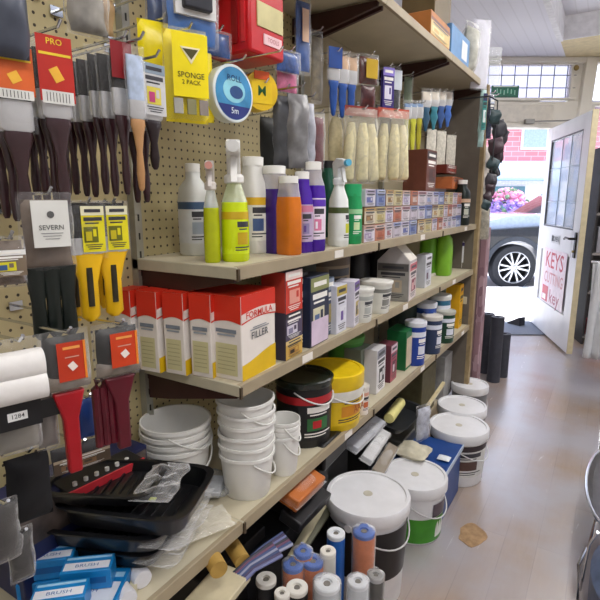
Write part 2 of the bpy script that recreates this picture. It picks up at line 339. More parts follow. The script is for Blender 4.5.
# local x along the leaf; the face the camera sees is -y
mb = MB(); sw = .17
mb.box((sw/2, 0, DH/2), (sw, .045, DH), dw).box((DW-sw/2-.02, 0, DH/2), (sw+.04, .045, DH), dw)
mb.box((DW/2, 0, DH-.08), (DW-2*sw, .045, .16), dw).box((DW/2, 0, 1.06), (DW-2*sw, .045, .28), dw).box((DW/2, 0, .17), (DW-2*sw, .045, .34), dw)
mb.box((DW/2, .004, .63), (DW-2*sw, .02, .62), dw)
mb.build('door_leaf', door, bevel=.006)
mb = MB().box((DW-.004, 0, DH/2), (.012, .05, DH), M('cfc3a0', .6)); mb.build('door_edge', door)
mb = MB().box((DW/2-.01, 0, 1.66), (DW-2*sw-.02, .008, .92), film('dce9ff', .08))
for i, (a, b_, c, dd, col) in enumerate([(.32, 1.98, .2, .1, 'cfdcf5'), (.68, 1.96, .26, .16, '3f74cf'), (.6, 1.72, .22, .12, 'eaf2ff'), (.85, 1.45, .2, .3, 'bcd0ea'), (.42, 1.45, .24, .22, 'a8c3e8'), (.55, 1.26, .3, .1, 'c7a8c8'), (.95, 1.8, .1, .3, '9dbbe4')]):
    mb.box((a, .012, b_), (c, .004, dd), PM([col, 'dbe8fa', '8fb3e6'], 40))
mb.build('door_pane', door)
mb = MB(); st = M('54575c', .5)
for z in (1.19, 2.11): mb.box((DW/2-.01, -.015, z), (DW-2*sw-.02, .016, .016), st)
for x in (sw+.01, DW-sw-.03): mb.box((x, -.015, 1.65), (.016, .016, .93), st)
for x in (.55, .82): mb.box((x, -.01, 1.65), (.008, .008, .93), M('a9b6c4', .4))
for z in (1.45, 1.8): mb.box((DW/2, -.01, z), (DW-2*sw, .008, .008), M('a9b6c4', .4))
mb.build('glazing_bead', door)
mb = MB(); bk = M('2a2622', .35, .7)
mb.box((DW-.075, -.03, 1.05), (.045, .012, .24), bk); mb.cyl((DW-.075, -.03, 1.11), (DW-.075, -.085, 1.11), .012, bk); mb.tube([(DW-.075, -.085, 1.11), (DW-.17, -.09, 1.115), (DW-.21, -.088, 1.10)], .011, bk); mb.cyl((DW-.075, -.03, .99), (DW-.075, -.05, .99), .012, M('b39b5a', .3, 1))
mb.build('door_handle', door, bevel=.001)
red = M('c84a5c', .5)
mb = MB(); mb.box((.70, -.026, .65), (.76, .003, .60), M('ecd9e2', .45)); FD = lambda x, z: T(x, -.0285, z) @ FY
mb.text('KEYS', .24, red, FD(.70, .82), .01, 1.15); mb.text('CUTTING', .17, M('d08a92', .5), FD(.72, .63), .01, .85)
mb.box((.48, -.0285, .45), (.2, .002, .17), red); mb.text('key', .2, M('b8657a', .5), FD(.80, .44), .01, 1.2)
mb.quad(.12, .06, M('f6eef2', .5), FD(.46, .41) @ T(0, 0, .002)); mb.build('poster', door)
mb = MB().box((.66, -.026, 1.06), (.28, .003, .09), M('d8d8da', .5)); mb.box((.57, -.029, 1.065), (.05, .003, .06), M('25252a', .5)); mb.text('OPEN', .075, M('55565c', .5), FD(.70, 1.06) @ T(0, 0, .003), .01); mb.build('notice', door)
# mat and threshold, wedge
tag(MB().prism([(-.02, -.62), (-1.0, -.62), (-1.0, .0), (-.02, .0)][::-1], .012, M('7d828c', .9, bump=.5, scale=160)).build('door_mat', loc=P0+Vector((0, 0, .001)), rot=(0, 0, FR)), 'blue grey rubber mat in the doorway at the end of the aisle', 'mat')
tag(MB().add([(0, -.05, 0), (.17, -.05, 0), (.17, .05, 0), (0, .05, 0), (.15, -.05, .1), (.17, -.05, .1), (.15, .05, .1), (.17, .05, .1), (0, -.05, .012), (0, .05, .012)],
    [(0, 3, 2, 1), (8, 4, 6, 9), (4, 5, 7, 6), (1, 2, 7, 5), (0, 1, 5, 4, 8), (2, 3, 9, 6, 7), (0, 8, 9, 3)], M('2c2a30', .7)).build('door_wedge', loc=(-.93, 6.42, .013), rot=(0, 0, -.5), bevel=.003), 'black wedge on the floor holding the foot of the open white door', 'door wedge')
# patch worn through the vinyl
pw = AZ(472, 535, .0)
pts = [(.058*(1+.1*math.sin(3*a+1)+.05*math.sin(7*a))*math.cos(a), .085*(1+.1*math.sin(4*a))*math.sin(a)) for a in [2*PI*k/26 for k in range(26)]]
o = MB().prism(pts, .0012, M('a3835f', .8, var=.3, scale=30)).build('floor_patch', loc=(pw.x, pw.y, .0004)); struct(o)

# ================================================================ OUTSIDE
pav = M('e3e1de', .85, var=.06, scale=2)
struct(MB().box((4, 1.36, -.07), (44, 2.6, .1), pav).build('pavement', loc=P0, rot=(0, 0, FR)))
struct(MB().box((4, 12, -.17), (60, 19, .1), M('bdbcbd', .85, var=.08, scale=2)).build('road', loc=P0, rot=(0, 0, FR)))
def brick_mat():
    m = bpy.data.materials.new('pink_brick'); m.use_nodes = True; n = m.node_tree; b = n.nodes['Principled BSDF']; L = n.links.new
    t = n.nodes.new('ShaderNodeTexCoord'); mp = n.nodes.new('ShaderNodeMapping'); mp.inputs['Rotation'].default_value = (PI/2, 0, 0)
    br = n.nodes.new('ShaderNodeTexBrick'); br.inputs['Scale'].default_value = 1; br.inputs['Brick Width'].default_value = .45; br.inputs['Row Height'].default_value = .16; br.inputs['Mortar Size'].default_value = .012
    br.inputs['Color1'].default_value = lin('d88c94')+[1]; br.inputs['Color2'].default_value = lin('cf7f88')+[1]; br.inputs['Mortar'].default_value = lin('e8b8ba')+[1]
    L(t.outputs['Object'], mp.inputs[0]); L(mp.outputs[0], br.inputs['Vector']); L(br.outputs[0], b.inputs['Base Color']); b.inputs['Roughness'].default_value = .8; return m
bl = thing('shop_building', 'pink brick building with a pale blue shop fascia across the street', 'building', FP(0, 11.5, -.12), FR)
MB().box((2, 1.5, 3.7), (26, 3, 1.8), brick_mat()).box((2, 1.5, 1.35), (26, 3, 2.9), M('e4e2e4', .7)).build('wall', bl)
MB().box((1, -.12, 2.55), (20, .25, .62), M('d3e6f4', .5)).box((1, -.2, 2.26), (20, .4, .06), M('9fc0dc', .5)).build('fascia', bl, bevel=.01)
for i in range(5): MB().box((-5+2.9*i, -.04, 1.62), (2.2, .08, .85), M('4f7b86', .15, var=.3, scale=2)).box((-5+2.9*i, -.09, 1.62), (.06, .08, .85), M('e8eef2', .5)).build('shop_window', bl)
for i in range(4): MB().box((-4+3*i, -.03, 3.7), (.9, .08, .9), M('f3f3f6', .4)).box((-4+3*i, -.08, 3.7), (.75, .04, .75), M('9fb4cc', .15)).build('window', bl)
MB().box((2, .9, 4.62), (26.4, 3.4, .12), M('8d8a92', .7)).build('roof', bl)
# flowering shrub seen over the car
sh = thing('flowering_shrub', 'rounded pink and lilac flowering shrub seen above the car bonnet', 'shrub', (ray(507, 195)/FOC*13.5).to_2d().to_3d()+Vector((0, 0, -.12)), FR)
MB().lathe([(.28, 0), (.38, .7), (.4, .75), (.34, .75), (.3, .66)], M('9b8f86', .7)).build('planter', sh)
mb = MB()
for k in range(420):
    a = random.uniform(0, 2*PI); e = random.uniform(-.6, PI/2); rr = .62*random.uniform(.7, 1)
    p = Vector((math.cos(a)*math.cos(e)*rr, math.sin(a)*math.cos(e)*rr, 1.3+math.sin(e)*rr*.95))
    c = M('e79ab5', .7) if p.z > 1.5+.1*random.random() else M('a58ad0', .7)
    if random.random() < .12: c = M('6f8a6a', .7)
    mb.loft([(-.05, .02, .02), (0, .07, .07), (.05, .02, .02)], c, Matrix.Translation(p) @ RX(random.uniform(0, 3)), n=6)
mb.build('blossom', sh)
MB().cyl((0, 0, .66), (0, 0, 1.1), .05, M('6a5444', .8)).build('stem', sh)
# car
cw = AZ(512, 290, -.12); ct = (cw-P0).dot(Vector((-RGT.y, RGT.x, 0))); cs = (cw-P0).dot(RGT)
car = thing('parked_car', 'dark grey off-road car with silver spoked wheel parked outside the door', 'car', FP(cs, ct, -.12), FR)
cp = M('23272e', .25, .3, coat=1, var=.03); WR = .41; AR = .50
def archpts(cx): return [(cx+AR*math.cos(a), WR+AR*math.sin(a)) for a in [PI-(PI)*k/14 for k in range(15)]]
side = [(-.88, .45), (-.9, .8), (-.84, 1.0), (-.7, 1.08), (.45, 1.16), (.55, 1.17), (3.55, 1.17), (3.62, .9), (3.6, .45), (3.32, .36)]
low = [(x, z) for x, z in archpts(2.8)][::-1]; low2 = [(x, z) for x, z in archpts(0)][::-1]
poly = side+low+[(2.2, .3), (.6, .3)]+low2+[(-.6, .36)]
mb = MB().prism(poly, 1.78, cp, Matrix(((1, 0, 0, 0), (0, 0, 1, -.02), (0, 1, 0, 0), (0, 0, 0, 1)))); mb.build('body', car, bevel=.02, smooth=30)
MB().prism([(-.72, 1.07), (.52, 1.15), (.52, 1.36), (-.1, 1.33), (-.55, 1.22)], 1.5, M('c4d4e8', .15, .3, coat=1), Matrix(((1, 0, 0, 0), (0, 0, 1, .12), (0, 1, 0, 0), (0, 0, 0, 1)))).build('bonnet', car, bevel=.01)  # pale blue colour paints the sky's reflection onto the dark bonnet
MB().prism([(.52, 1.17), (.56, 1.36), (1.25, 1.8), (3.2, 1.82), (3.5, 1.17)], 1.5, M('10151b', .08, 0, coat=1), Matrix(((1, 0, 0, 0), (0, 0, 1, .12), (0, 1, 0, 0), (0, 0, 0, 1)))).build('cabin', car, bevel=.03)
def wheel(x, y):
    tr = MB(); R_ = T(x, y, WR) @ RX(PI/2)
    tr.lathe([(.26, -.22), (.38, -.22), (WR, -.18), (WR, -.03), (.385, .01), (.29, .015), (.27, -.02)], M('2b2c30', .8), R_, 40, (0, 0)); tr.lathe([(.27, -.2), (.27, -.12)], M('17181a', .8), R_, 30, (1, 1)); t_ = tr.build('wheel', car)
    rm = MB(); sv = M('c9ccd2', .25, .8)
    rm.lathe([(.285, -.06), (.29, .01), (.27, .012), (.262, -.06)], sv, R_, 40, (0, 0)); rm.lathe([(.065, -.04), (.065, .0), (.03, .01)], sv, R_, 20)
    for k in range(6):
        for da in (-.17, .17):
            a = 2*PI*k/6+da; p = R_ @ Vector((.05*math.cos(a), .05*math.sin(a), -.01)); q = R_ @ Vector((.27*math.cos(a*1+da*.25), .27*math.sin(a+da*.25), -.005)); rm.bar(p, q, .052, .03, sv)
    rm.build('rim', t_)
for x in (0, 2.8):
    wheel(x, .0)
    mb = MB(); ar = [(x+(AR+.06)*math.cos(a), WR+(AR+.06)*math.sin(a)) for a in [PI*k/18 for k in range(19)]]+[(x+(AR-.02)*math.cos(a), WR+(AR-.02)*math.sin(a)) for a in [PI-PI*k/18 for k in range(19)]]
    mb.prism(ar, .04, M('3a3f47', .6), Matrix(((1, 0, 0, 0), (0, 0, 1, -.04), (0, 1, 0, 0), (0, 0, 0, 1)))); mb.build('arch_trim', car)
MB().box((1.4, -.04, .38), (1.5, .1, .09), M('31353c', .6)).build('side_step', car, bevel=.01)
MB().box((1.95, -.035, 1.0), (.2, .02, .03), M('8d939b', .3, .8)).build('door_handle', car, bevel=.004)
MB().box((1.02, -.022, .78), (.008, .006, .7), M('0b0c0e', .5)).build('door_gap', car)
MB().box((.9, -.12, 1.28), (.12, .2, .14), cp).build('wing_mirror', car, bevel=.02)
MB().box((-.86, .15, .9), (.1, .3, .14), M('dfe6ee', .1)).build('headlamp', car, bevel=.02)
# ================================================================ THE SHELVING
XF, XB = -.75, -1.12
BY = [.06, .93, 1.79, 2.65, 3.43]
ZA, ZB, ZC, ZT, ZD = 1.34, 1.04, .66, 2.2, .15
def peg_mat():
    m = bpy.data.materials.new('cream_pegboard'); m.use_nodes = True; n = m.node_tree; b = n.nodes['Principled BSDF']; L = n.links.new
    t = n.nodes.new('ShaderNodeTexCoord'); s = n.nodes.new('ShaderNodeSeparateXYZ'); L(t.outputs['Object'], s.inputs[0])
    def mth(op, a, bb=None):
        k = n.nodes.new('ShaderNodeMath'); k.operation = op
        for i, q in enumerate((a, bb)):
            if q is None: continue
            if isinstance(q, (int, float)): k.inputs[i].default_value = q
            else: L(q, k.inputs[i])
        return k.outputs[0]
    d = []
    for ax in (1, 2):
        q = mth('SUBTRACT', mth('FRACT', mth('DIVIDE', s.outputs[ax], .0255)), .5); d.append(mth('MULTIPLY', q, q))
    hole = mth('LESS_THAN', mth('ADD', d[0], d[1]), .02)
    ns = n.nodes.new('ShaderNodeTexNoise'); ns.inputs['Scale'].default_value = 5; L(t.outputs['Object'], ns.inputs['Vector'])
    r = n.nodes.new('ShaderNodeValToRGB'); r.color_ramp.elements[0].color = lin('b5a679')+[1]; r.color_ramp.elements[1].color = lin('c5b78c')+[1]; L(ns.outputs[0], r.inputs[0])
    mx = n.nodes.new('ShaderNodeMix'); mx.data_type = 'RGBA'; L(hole, mx.inputs[0]); L(r.outputs[0], mx.inputs[6]); mx.inputs[7].default_value = lin('3a2f20')+[1]
    L(mx.outputs[2], b.inputs['Base Color']); b.inputs['Roughness'].default_value = .5; return m
peg = peg_mat(); cream = M('c6bda4', .5, var=.1, scale=6); lip = M('a3957a', .5, var=.12, scale=9); plainback = M('b3a78a', .7, var=.1, scale=4)
brk = M('3b1f1a', .5); strip = M('b9b39c', .4, var=.1); chrome = M('c9ccd0', .2, 1, var=.03); taupe = M('6c645a', .7, var=.08)
BL = ['near bay of the cream shop shelving, mostly pegboard with packets hung on it', 'second bay of the cream shop shelving, with the filler boxes and bottles', 'third bay of the cream shop shelving, with roller sleeves hung over small cartons', 'far bay of the cream shop shelving, ending in a taupe panel by the doorway']
bays = []
for i in range(4):
    y0, y1 = BY[i], BY[i+1]; ym, dy = (y0+y1)/2, y1-y0
    t = thing('shelving_bay', BL[i], 'shelving', (XB, ym, 0), 0, 'bays of the long wall shelving'); bays.append(t)
    D = XF-XB
    MB().box((-.012, 0, 1.42 if i < 2 else 1.13), (.02, dy, 2.84 if i < 2 else 2.26), peg if i < 2 else plainback).build('back_panel', t)
    def shelf(z, d=D, name='shelf', th=.03, tilt=0):
        mb = MB(); mb.box((d/2, 0, z-.008), (d, dy-.004, .016), cream).box((d-.006, 0, z-.016), (.014, dy-.006, .034), lip)
        mb.box((d/2, -dy/2+.006, z-.016), (d, .012, .03), strip).box((d/2, dy/2-.006, z-.016), (d, .012, .03), strip)
        mb.build(name, t, bevel=.002)
        for s in (-1, 1):
            y = s*(dy/2-.02)
            MB().prism([(.0, -.012), (d-.02, -.012), (d-.02, -.03), (.10, -.085), (0, -.1)], .014, brk, T(0, y+.006, z-.012) @ RX(PI/2)).build('bracket', t)
    for z in ([ZC] if i == 0 else [ZT, ZA, ZB, ZC]): shelf(z)
    shelf(ZD, .25)
    MB().box((.22, 0, ZD/2-.02), (.02, dy, ZD-.04), lip).build('plinth', t)
    mb = MB().box((.012, -dy/2+.012, 1.38 if i < 3 else 1.13), (.024, .024, 2.76 if i < 3 else 2.26), M('a9a89c', .4, .5))
    for k in range(50 if i < 3 else 40): mb.box((.0245, -dy/2+.012, .15+.05*k), (.001, .005, .018), M('2a2824', .6))
    mb.build('post', t)
    if i > 0:
        for z in (ZA, ZB, ZC):
            MB().box((D+.002, -dy/2+.003, z-.02), (.006, .008, .03), M('4a3d2c', .5)).build('joint_clip', t)
        for z, yy in ((ZA, .1), (ZB, -.1), (ZC, .2)):
            MB().box((D+.0015, yy, z-.016), (.002, .06, .024), M('e9e4dc', .5)).build('price_ticket', t)
MB().box((.18, .385, 1.18), (.36, .02, 2.0), taupe).build('end_panel', bays[3])
MB().box((.37, .405, 1.1), (.035, .05, 2.2), M('9c8864', .6, var=.25, scale=20)).build('upright', bays[3], bevel=.003)
def hook(y, z, x1=-.86, n=0, x0=XB):
    b = bays[max(0, min(3, sum(1 for v in BY[1:4] if y > v)))]; o = b.location
    mb = MB(); mb.tube([(x0-o.x, y-o.y, z), (x1-o.x, y-o.y, z+.004), (x1-o.x+.01, y-o.y, z+.014)], .0028, chrome); mb.box((.003, y-o.y, z), (.004, .03, .02), chrome)
    mb.build('hook', b)

# ================================================================ BOTTLES AND PACKS ON THE TOP SHELF (z = ZA)
def at_shelf(px, X, z, hpx): p = ON(px, X, z); return p, hpx*K(p)
bottles = 'bottles standing on the top shelf'
wht = M('e9e9e4', .35, var=.04); capw = M('f0efea', .4, var=.03)
def plain_bottle(name, label, px, X, hpx, wpx, col, capcol=capw, lab=None, e=3.0, depth=.8, neck=.4, z=ZA, fill=None, cap_h=.09, group=bottles, cat='bottle', text=None, rz=-.25):
    p, h = at_shelf(px, X, z, hpx); r = wpx*K(p)/2*1.08
    t = thing(name, label, cat, p, rz, group); rd = r*depth
    mb = MB(); secs = [(0, r*.9, rd*.9), (h*.02, r, rd), (h*.62, r, rd), (h*.74, r*.9, rd*.9), (h*.84, r*neck*1.05, rd*neck*1.2), (h*(1-cap_h), r*neck, r*neck)]
    if fill:                                                         # clear bottle: lower body holds the liquid, the neck shows through
        mb.loft([s_ for s_ in secs if s_[0] <= h*.75], fill, n=28, e=e)
        mb.loft([(h*.74, r*.9, rd*.9), (h*.84, r*neck*1.05, rd*neck*1.2), (h*(1-cap_h), r*neck, r*neck)], film('e8e4ee', .35), n=28, e=e, cap=(0, 1))
    else: mb.loft(secs, col, n=28, e=e)
    mb.build('body', t, smooth=50)
    MB().lathe([(r*neck*1.12, h*(1-cap_h)), (r*neck*1.15, h*.995), (r*neck*1.0, h)], capcol, n=24).build('cap', t)
    if lab:
        l = MB(); z0, z1 = h*.14, h*.6; hw = rd*1.3
        f_ = sup(r, rd, e)
        wrapart(l, lambda a, z_, of: (*f_(a, of), z_), z0, z1, COLS[lab], px)
        if text: l.text(text[0], r*text[1], text[2], T(r*1.03, 0, h*.42) @ FX, .01)
        l.build('label', t, smooth=50)
    return t
def trigger_head(t, h, r, m, nozzle, s=1.0):
    mb = MB(); mb.lathe([(r*.5, h*.76), (r*.52, h*.83), (r*.3, h*.86)], m, n=20)
    mb.prism([(-.02*s, 0), (.012*s, 0), (.016*s, .03*s), (.05*s, .036*s), (.052*s, .056*s), (.0, .064*s), (-.028*s, .05*s)], .026*s, m, T(0, .013*s, h*.85) @ RX(PI/2))
    mb.build('spray_head', t, bevel=.003)
    MB().prism([(.02*s, .032*s), (.03*s, .032*s), (.038*s, .0), (.046*s, -.016*s), (.038*s, -.016*s), (.028*s, 0)], .012*s, m, T(0, .006*s, h*.85) @ RX(PI/2)).build('trigger', t, bevel=.001)
    MB().cyl((.05*s, 0, h*.85+.046*s), (.066*s, 0, h*.85+.046*s), .011*s, nozzle).build('nozzle', t)
b1 = plain_bottle('cleaner_bottle', 'translucent white plastic bottle at the left end of the top shelf', 196, -1.03, 88, 29, M('d8dad6', .4, var=.05), lab=PM(['d5d8da', 'a9b4c2', '3f5878'], 45), e=3.5)
b2 = plain_bottle('cleaner_bottle', 'white ribbed plastic bottle with yellow and blue label, behind the lime spray bottle', 254, -.92, 92, 29, M('e6e5df', .4, var=.05), lab=PM(['eceae0', 'e6b730', '48608f', 'eceae0'], 35), neck=.6)
def spray(label, px, X, hpx, wpx, body, headm, noz, lab=None, top=None, s=1.0, fillto=.6, e=2.6, rz=-1.2, z=ZA):
    p, h = at_shelf(px, X, z, hpx); r = wpx*K(p)/2*1.12; t = thing('spray_bottle', label, 'bottle', p, rz, bottles); rd = r*.72
    secs = [(0, r*.92, rd*.9), (h*.02, r, rd), (h*.35, r*.98, rd), (h*.58, r*.86, rd*.92), (h*.70, r*.5, rd*.62), (h*.77, r*.34, r*.34)]
    mb = MB()
    if top: mb.loft(secs[:4], body, n=28, e=e); mb.loft(secs[3:], top, n=28, e=e, cap=(0, 1))
    else: mb.loft(secs, body, n=28, e=e)
    mb.build('body', t, smooth=50)
    if lab:
        l = MB(); wrapart(l, lambda a, z_, of: (*sup(r*(1-.02*z_/h/.35 if z_ < h*.35 else .98-.12*(z_/h-.35)/.23), rd*(1 if z_ < h*.35 else 1-.08*(z_/h-.35)/.23), e)(a, of), z_), h*.08, h*.5, COLS[lab], px, c=.6); l.build('label', t, smooth=50)
    trigger_head(t, h, r, headm, noz, s); return t
clr = film('e6ecea', .4)
spray('slim spray bottle of yellow-green liquid with a pointed white trigger', 213, -.87, 92, 20, M('b4be10', .2, var=.15), M('e4ddd8', .4), M('d99a8e', .4), top=clr, s=.8, rz=-.9)
spray('large lime green spray bottle with a round white trigger head', 236, -.845, 98, 34, M('d2e610', .25, var=.12, scale=9), M('ecebe6', .35), M('e0e0dc', .4), lab=PM(['d2e610', 'd2e610', 'c9a818', 'd2e610'], 28), top=film('dfe8c8', .45), s=1.35, rz=-.9)
plain_bottle('cleaner_bottle', 'plain bottle whose pale cap shows behind the deep purple bottle', 262, -1.03, 84, 22, M('c9c8c2', .5), neck=.6)
pur = M('3a1c78', .2, var=.12); pur2 = M('4a1fa0', .2, var=.12)
plain_bottle('spirit_bottle', 'deep purple bottle with wide white cap, left of the orange one', 275, -.86, 84, 24, pur, fill=pur, neck=.75, e=4, lab=None)
plain_bottle('spirit_bottle', 'orange bottle with white cap between the purple bottles', 289, -.80, 76, 22, M('d8761a', .2, var=.1), fill=M('d8761a', .2, var=.1), neck=.7, e=4)
plain_bottle('spirit_bottle', 'bottle with silvery pink label, just right of the orange bottle', 302, -.80, 78, 19, pur2, lab=PM(['b9a6c4', '8a7fa8', 'e4d8e8', 'c77a9a', '5a3f8a'], 55), e=3.5, neck=.6)
plain_bottle('spirit_bottle', 'violet bottle with pink and white label and white cap, right of the silvery one', 313, -.79, 86, 21, pur2, fill=pur2, lab=PM(['e8dbe8', 'd87aa0', '5a2fb0', 'f0ecf4'], 60), e=4, neck=.6)
plain_bottle('cleaner_bottle', 'dark green bottle standing behind the white spray bottle', 327, -.92, 78, 17, M('12503c', .3), capcol=M('1a1a1c', .4), neck=.6)
spray('white spray bottle with green and yellow label and sky-blue nozzle', 338, -.80, 78, 21, M('e8ece8', .35, var=.04), M('e6eaea', .4), M('5ab4d6', .4), lab=PM(['e8ece8', 'e8ece8', 'c9cc3a', '4a5a30'], 45), s=1.0, e=3, rz=-.6)
plain_bottle('cleaner_bottle', 'bright green bottle with domed green cap beside the small cartons', 352, -.80, 58, 17, M('1f9a5a', .3), capcol=M('25a868', .35), lab=PM(['1f9a5a', '1f9a5a', '9fd0a0', 'cfe3b0'], 60), neck=.8, cap_h=.2)
# little cartons: three rows high
pal = [['b8b2c0', '9a8aac', 'cfc8d4', 'b89888'], ['c6bcc8', '8490b8', 'beb4be'], ['b8945a', 'a47e48', 'cfc4ac', '7c5c3a'], ['ac5e44', 'c8b8b0', 'b8775a'], ['aca0b8', '6066a0', 'ccc8d0'], ['b4a264', '948050', 'c8bc92'], ['bfb2b8', 'a0686e', 'd0c8cc'], ['4c5e98', 'b8bccc', '8490b8']]
rown = ['bottom', 'middle', 'top']
def sbox(y, z, w_, h_, d_, cols, label, name='small_carton', cat='carton', group='small cartons stacked three high on the top shelf', X=-.77):
    t = thing(name, label, cat, (X-d_/2, y, z), random.uniform(-.04, .04), group)
    MB().box((0, 0, h_/2), (d_, w_, h_), M(cols[-1], .5)).build('carton', t, bevel=.0015)
    mb = MB(); art(mb, w_*.95, h_*.92, [cols[2 % len(cols)]]+cols, T(d_/2+.0006, 0, h_/2) @ FX, seed=int(y*100)+int(z*100)); mb.build('label', t)
    return t
y = 1.70; col = 0
while y < 3.0:
    if not (1.765 < y < 1.8):
        w_ = random.choice((.085, .1, .11))
        for r_ in range(3):
            c = pal[(col*3+r_*2) % 8]
            sbox(y+w_/2, ZA+r_*.066, w_-.004, .064, .07, c, 'small printed carton, %s of its stack, in the %s stack from the left' % (rown[r_], ORD[col]))
        col += 1
    else: w_ = .04
    y += w_
for k, (px, X, z, w_, h_, d_, c, lb) in enumerate([
    (419, -.86, ZA+.2, .16, .2, .12, ['4a2a22', '3a2420', '6a3a2a'], 'dark brown carton on top of the small cartons, under the yellow-green brushes'),
    (447, -.84, ZA+.02, .1, .17, .09, ['c8452e', 'e0a080', 'd8552e', 'e8c4b4'], 'red and pink carton stack at the far end of the top shelf'),
    (446, -.90, ZA+.22, .28, .07, .14, ['a0521f', '8a4218', 'b8683a'], 'orange-brown flat carton near the far end of the top shelf'),
    (440, -.92, ZA+.31, .2, .05, .14, ['7a2a1a', '9a3a22', '6a2418'], 'dark red flat carton lying above the orange-brown one')]):
    p = ON(px, X, z)
    sbox(p.y, z if k != 1 else ZA, w_, h_, d_, c, lb, 'carton', 'carton', 'bigger cartons at the far end of the top shelf', X+d_/2)
sbox(ON(436, -.85, ZA).y, ZA+.0, .3, .218, .11, ['2a2220', '3a2c26', '54403a'], 'dark carton that carries the orange-brown cartons at the far end', 'carton', 'carton', 'bigger cartons at the far end of the top shelf', -.85)
plain_bottle('varnish_bottle', 'black-green bottle with pale cap at the far end of the top shelf', 460, -.80, 44, 15, M('12221e', .3), lab=PM(['12221e', 'd8b89a', 'cfd4c4'], 40), neck=.5)
plain_bottle('varnish_bottle', 'dark bottle with white tilted cap beside the upright at the top shelf end', 466, -.90, 42, 12, M('1c2422', .3), neck=.5)

# ================================================================ SECOND SHELF (z = ZB)
def filler_box(label, x, y, rz=0, w_=.098, d_=.165, h_=.222):
    t = thing('filler_box', label, 'box', (x, y, ZB), rz, 'red and white boxes of filler on the second shelf')
    W = M('e9e2da', .45, var=.04); R = M('d5301c', .4, var=.06); Y = M('e2b912', .45, var=.08)
    MB().box((0, 0, h_/2), (w_, d_, h_), W).build('carton', t, bevel=.003)
    def face(mb, wd, X, front):
        e = .0008
        mb.quad(wd, h_*.27, R, X @ T(0, h_*.365, e))
        n = 12
        def wave(x0, amp, base, m, hgt, up, dz):
            for i in range(n):
                a, b_ = i/n, (i+1)/n; f_ = lambda q: base+amp*math.sin(q*3.0+x0)
                v = [(wd*(a-.5), f_(a), dz), (wd*(b_-.5), f_(b_), dz), (wd*(b_-.5), up if hgt is None else f_(b_)+hgt, dz), (wd*(a-.5), up if hgt is None else f_(a)+hgt, dz)]
                mb.add(v, [(0, 1, 2, 3)] if v[3][1] > v[0][1] else [(0, 3, 2, 1)], m, X)
        wave(0, h_*.04, h_*.17, R, None, h_*.3, e*1.2)
        if front:
            wave(0, h_*.035, h_*.19, M('e8d8d0', .5), h_*.10, 0, e*1.8); mb.text('FORMULA', h_*.11, M('d5301c', .45), X @ T(0, h_*.26, e*3), .012, 1.15)
            mb.text('FILLER', h_*.12, M('2c3540', .5), X @ T(.0, h_*.0, e*3), .006, 1.1); mb.quad(wd*.55, h_*.012, M('8a9098', .5), X @ T(0, h_*.075, e*3)); mb.quad(wd*.4, h_*.01, M('8a9098', .5), X @ T(0, h_*.1, e*3))
            wave(1.7, -h_*.05, -h_*.26, Y, None, -h_*.5, e*1.2)
        else:
            mb.quad(wd*.7, h_*.045, M('7d8590', .5), X @ T(0, h_*.09, e*3)); mb.quad(wd*.6, h_*.02, M('9aa2aa', .5), X @ T(0, h_*.04, e*3))
            mb.quad(wd*.74, h_*.38, M('cfc99a', .5, var=.06), X @ T(0, -h_*.25, e*3))
            for k in range(6): mb.quad(wd*.6, h_*.008, M('a8a27c', .5), X @ T(0, -h_*(.12+.05*k), e*4))
    lb = MB(); face(lb, w_*.995, T(0, -d_/2, h_/2) @ FY, 0); lb.build('side_print', t)
    lb = MB(); face(lb, d_*.995, T(w_/2, 0, h_/2) @ FX, 1); lb.build('front_print', t)
    MB().box((0, 0, h_+.0006), (w_*.99, d_*.99, .001), R).build('lid_print', t)
    return t
fl = ['front filler box at the shelf corner, its FILLER side facing the aisle', 'filler box second from the aisle, left of the corner box', 'filler box in the middle of the row of five', 'filler box fourth from the aisle, towards the pegboard', 'filler box furthest from the aisle, half hidden by the red card packet']
for k in range(5): filler_box(fl[k], -.812-.086*k*.86, 1.035-.022*k, .12 if k else .06, w_=.092 if k == 0 else .066)
t = thing('powder_box', 'taller red box with dark stripes behind the corner filler box', 'box', (-.80, 1.20, ZB), .05)
MB().box((0, 0, .13), (.08, .1, .26), M('3a3340', .5)).build('carton', t, bevel=.003)
mb = MB(); art(mb, .098, .12, ['cc3a26', 'e8a090', 'cc3a26', 'f0d8d0'], T(.0406, 0, .199) @ FX, 1); art(mb, .098, .08, ['4a3f58', '8a84a0', '2c2833', 'd8d4e0'], T(.0406, 0, .098) @ FX, 2); art(mb, .098, .055, ['cfa850', '3a2c1c', 'e4cc8a', 'b8863a'], T(.0406, 0, .03) @ FX, 3); mb.box((0, -.0506, .2), (.078, .001, .115), M('b0382a', .4)); mb.build('label', t)
def carton(name, label, px, X, z, w_, h_, d_, base, front=None, rz=.04, group=None, cat='box', patch=None, side=None):
    p = ON(px, X-d_/2, z); t = thing(name, label, cat, p, rz, group)
    MB().box((0, 0, h_/2), (d_, w_, h_), M(base, .45, var=.08)).build('carton', t, bevel=.002)
    if front or side:
        mb = MB()
        if front: art(mb, w_*.96, h_*.96, front, T(d_/2+.0006, 0, h_/2) @ FX, seed=px)
        if side: mb.box((0, -w_/2-.0006, h_/2), (d_*.96, .001, h_*.96), PM(side, 45, .35))
        mb.build('label', t)
    if patch: MB().box((d_/2+.002, 0, h_*patch[1]), (.001, w_*.9, h_*patch[2]), M(patch[0], .5)).build('sticker', t)
    return t
g2 = 'tins and boxes on the second shelf'
carton('varnish_box', 'dark box with brown and gold print, between the red box and the navy box', 289, -.79, ZB, .07, .24, .1, '2c2620', ['2c2620', '6a4a30', 'b89a6a', '1c1814'], group=g2)
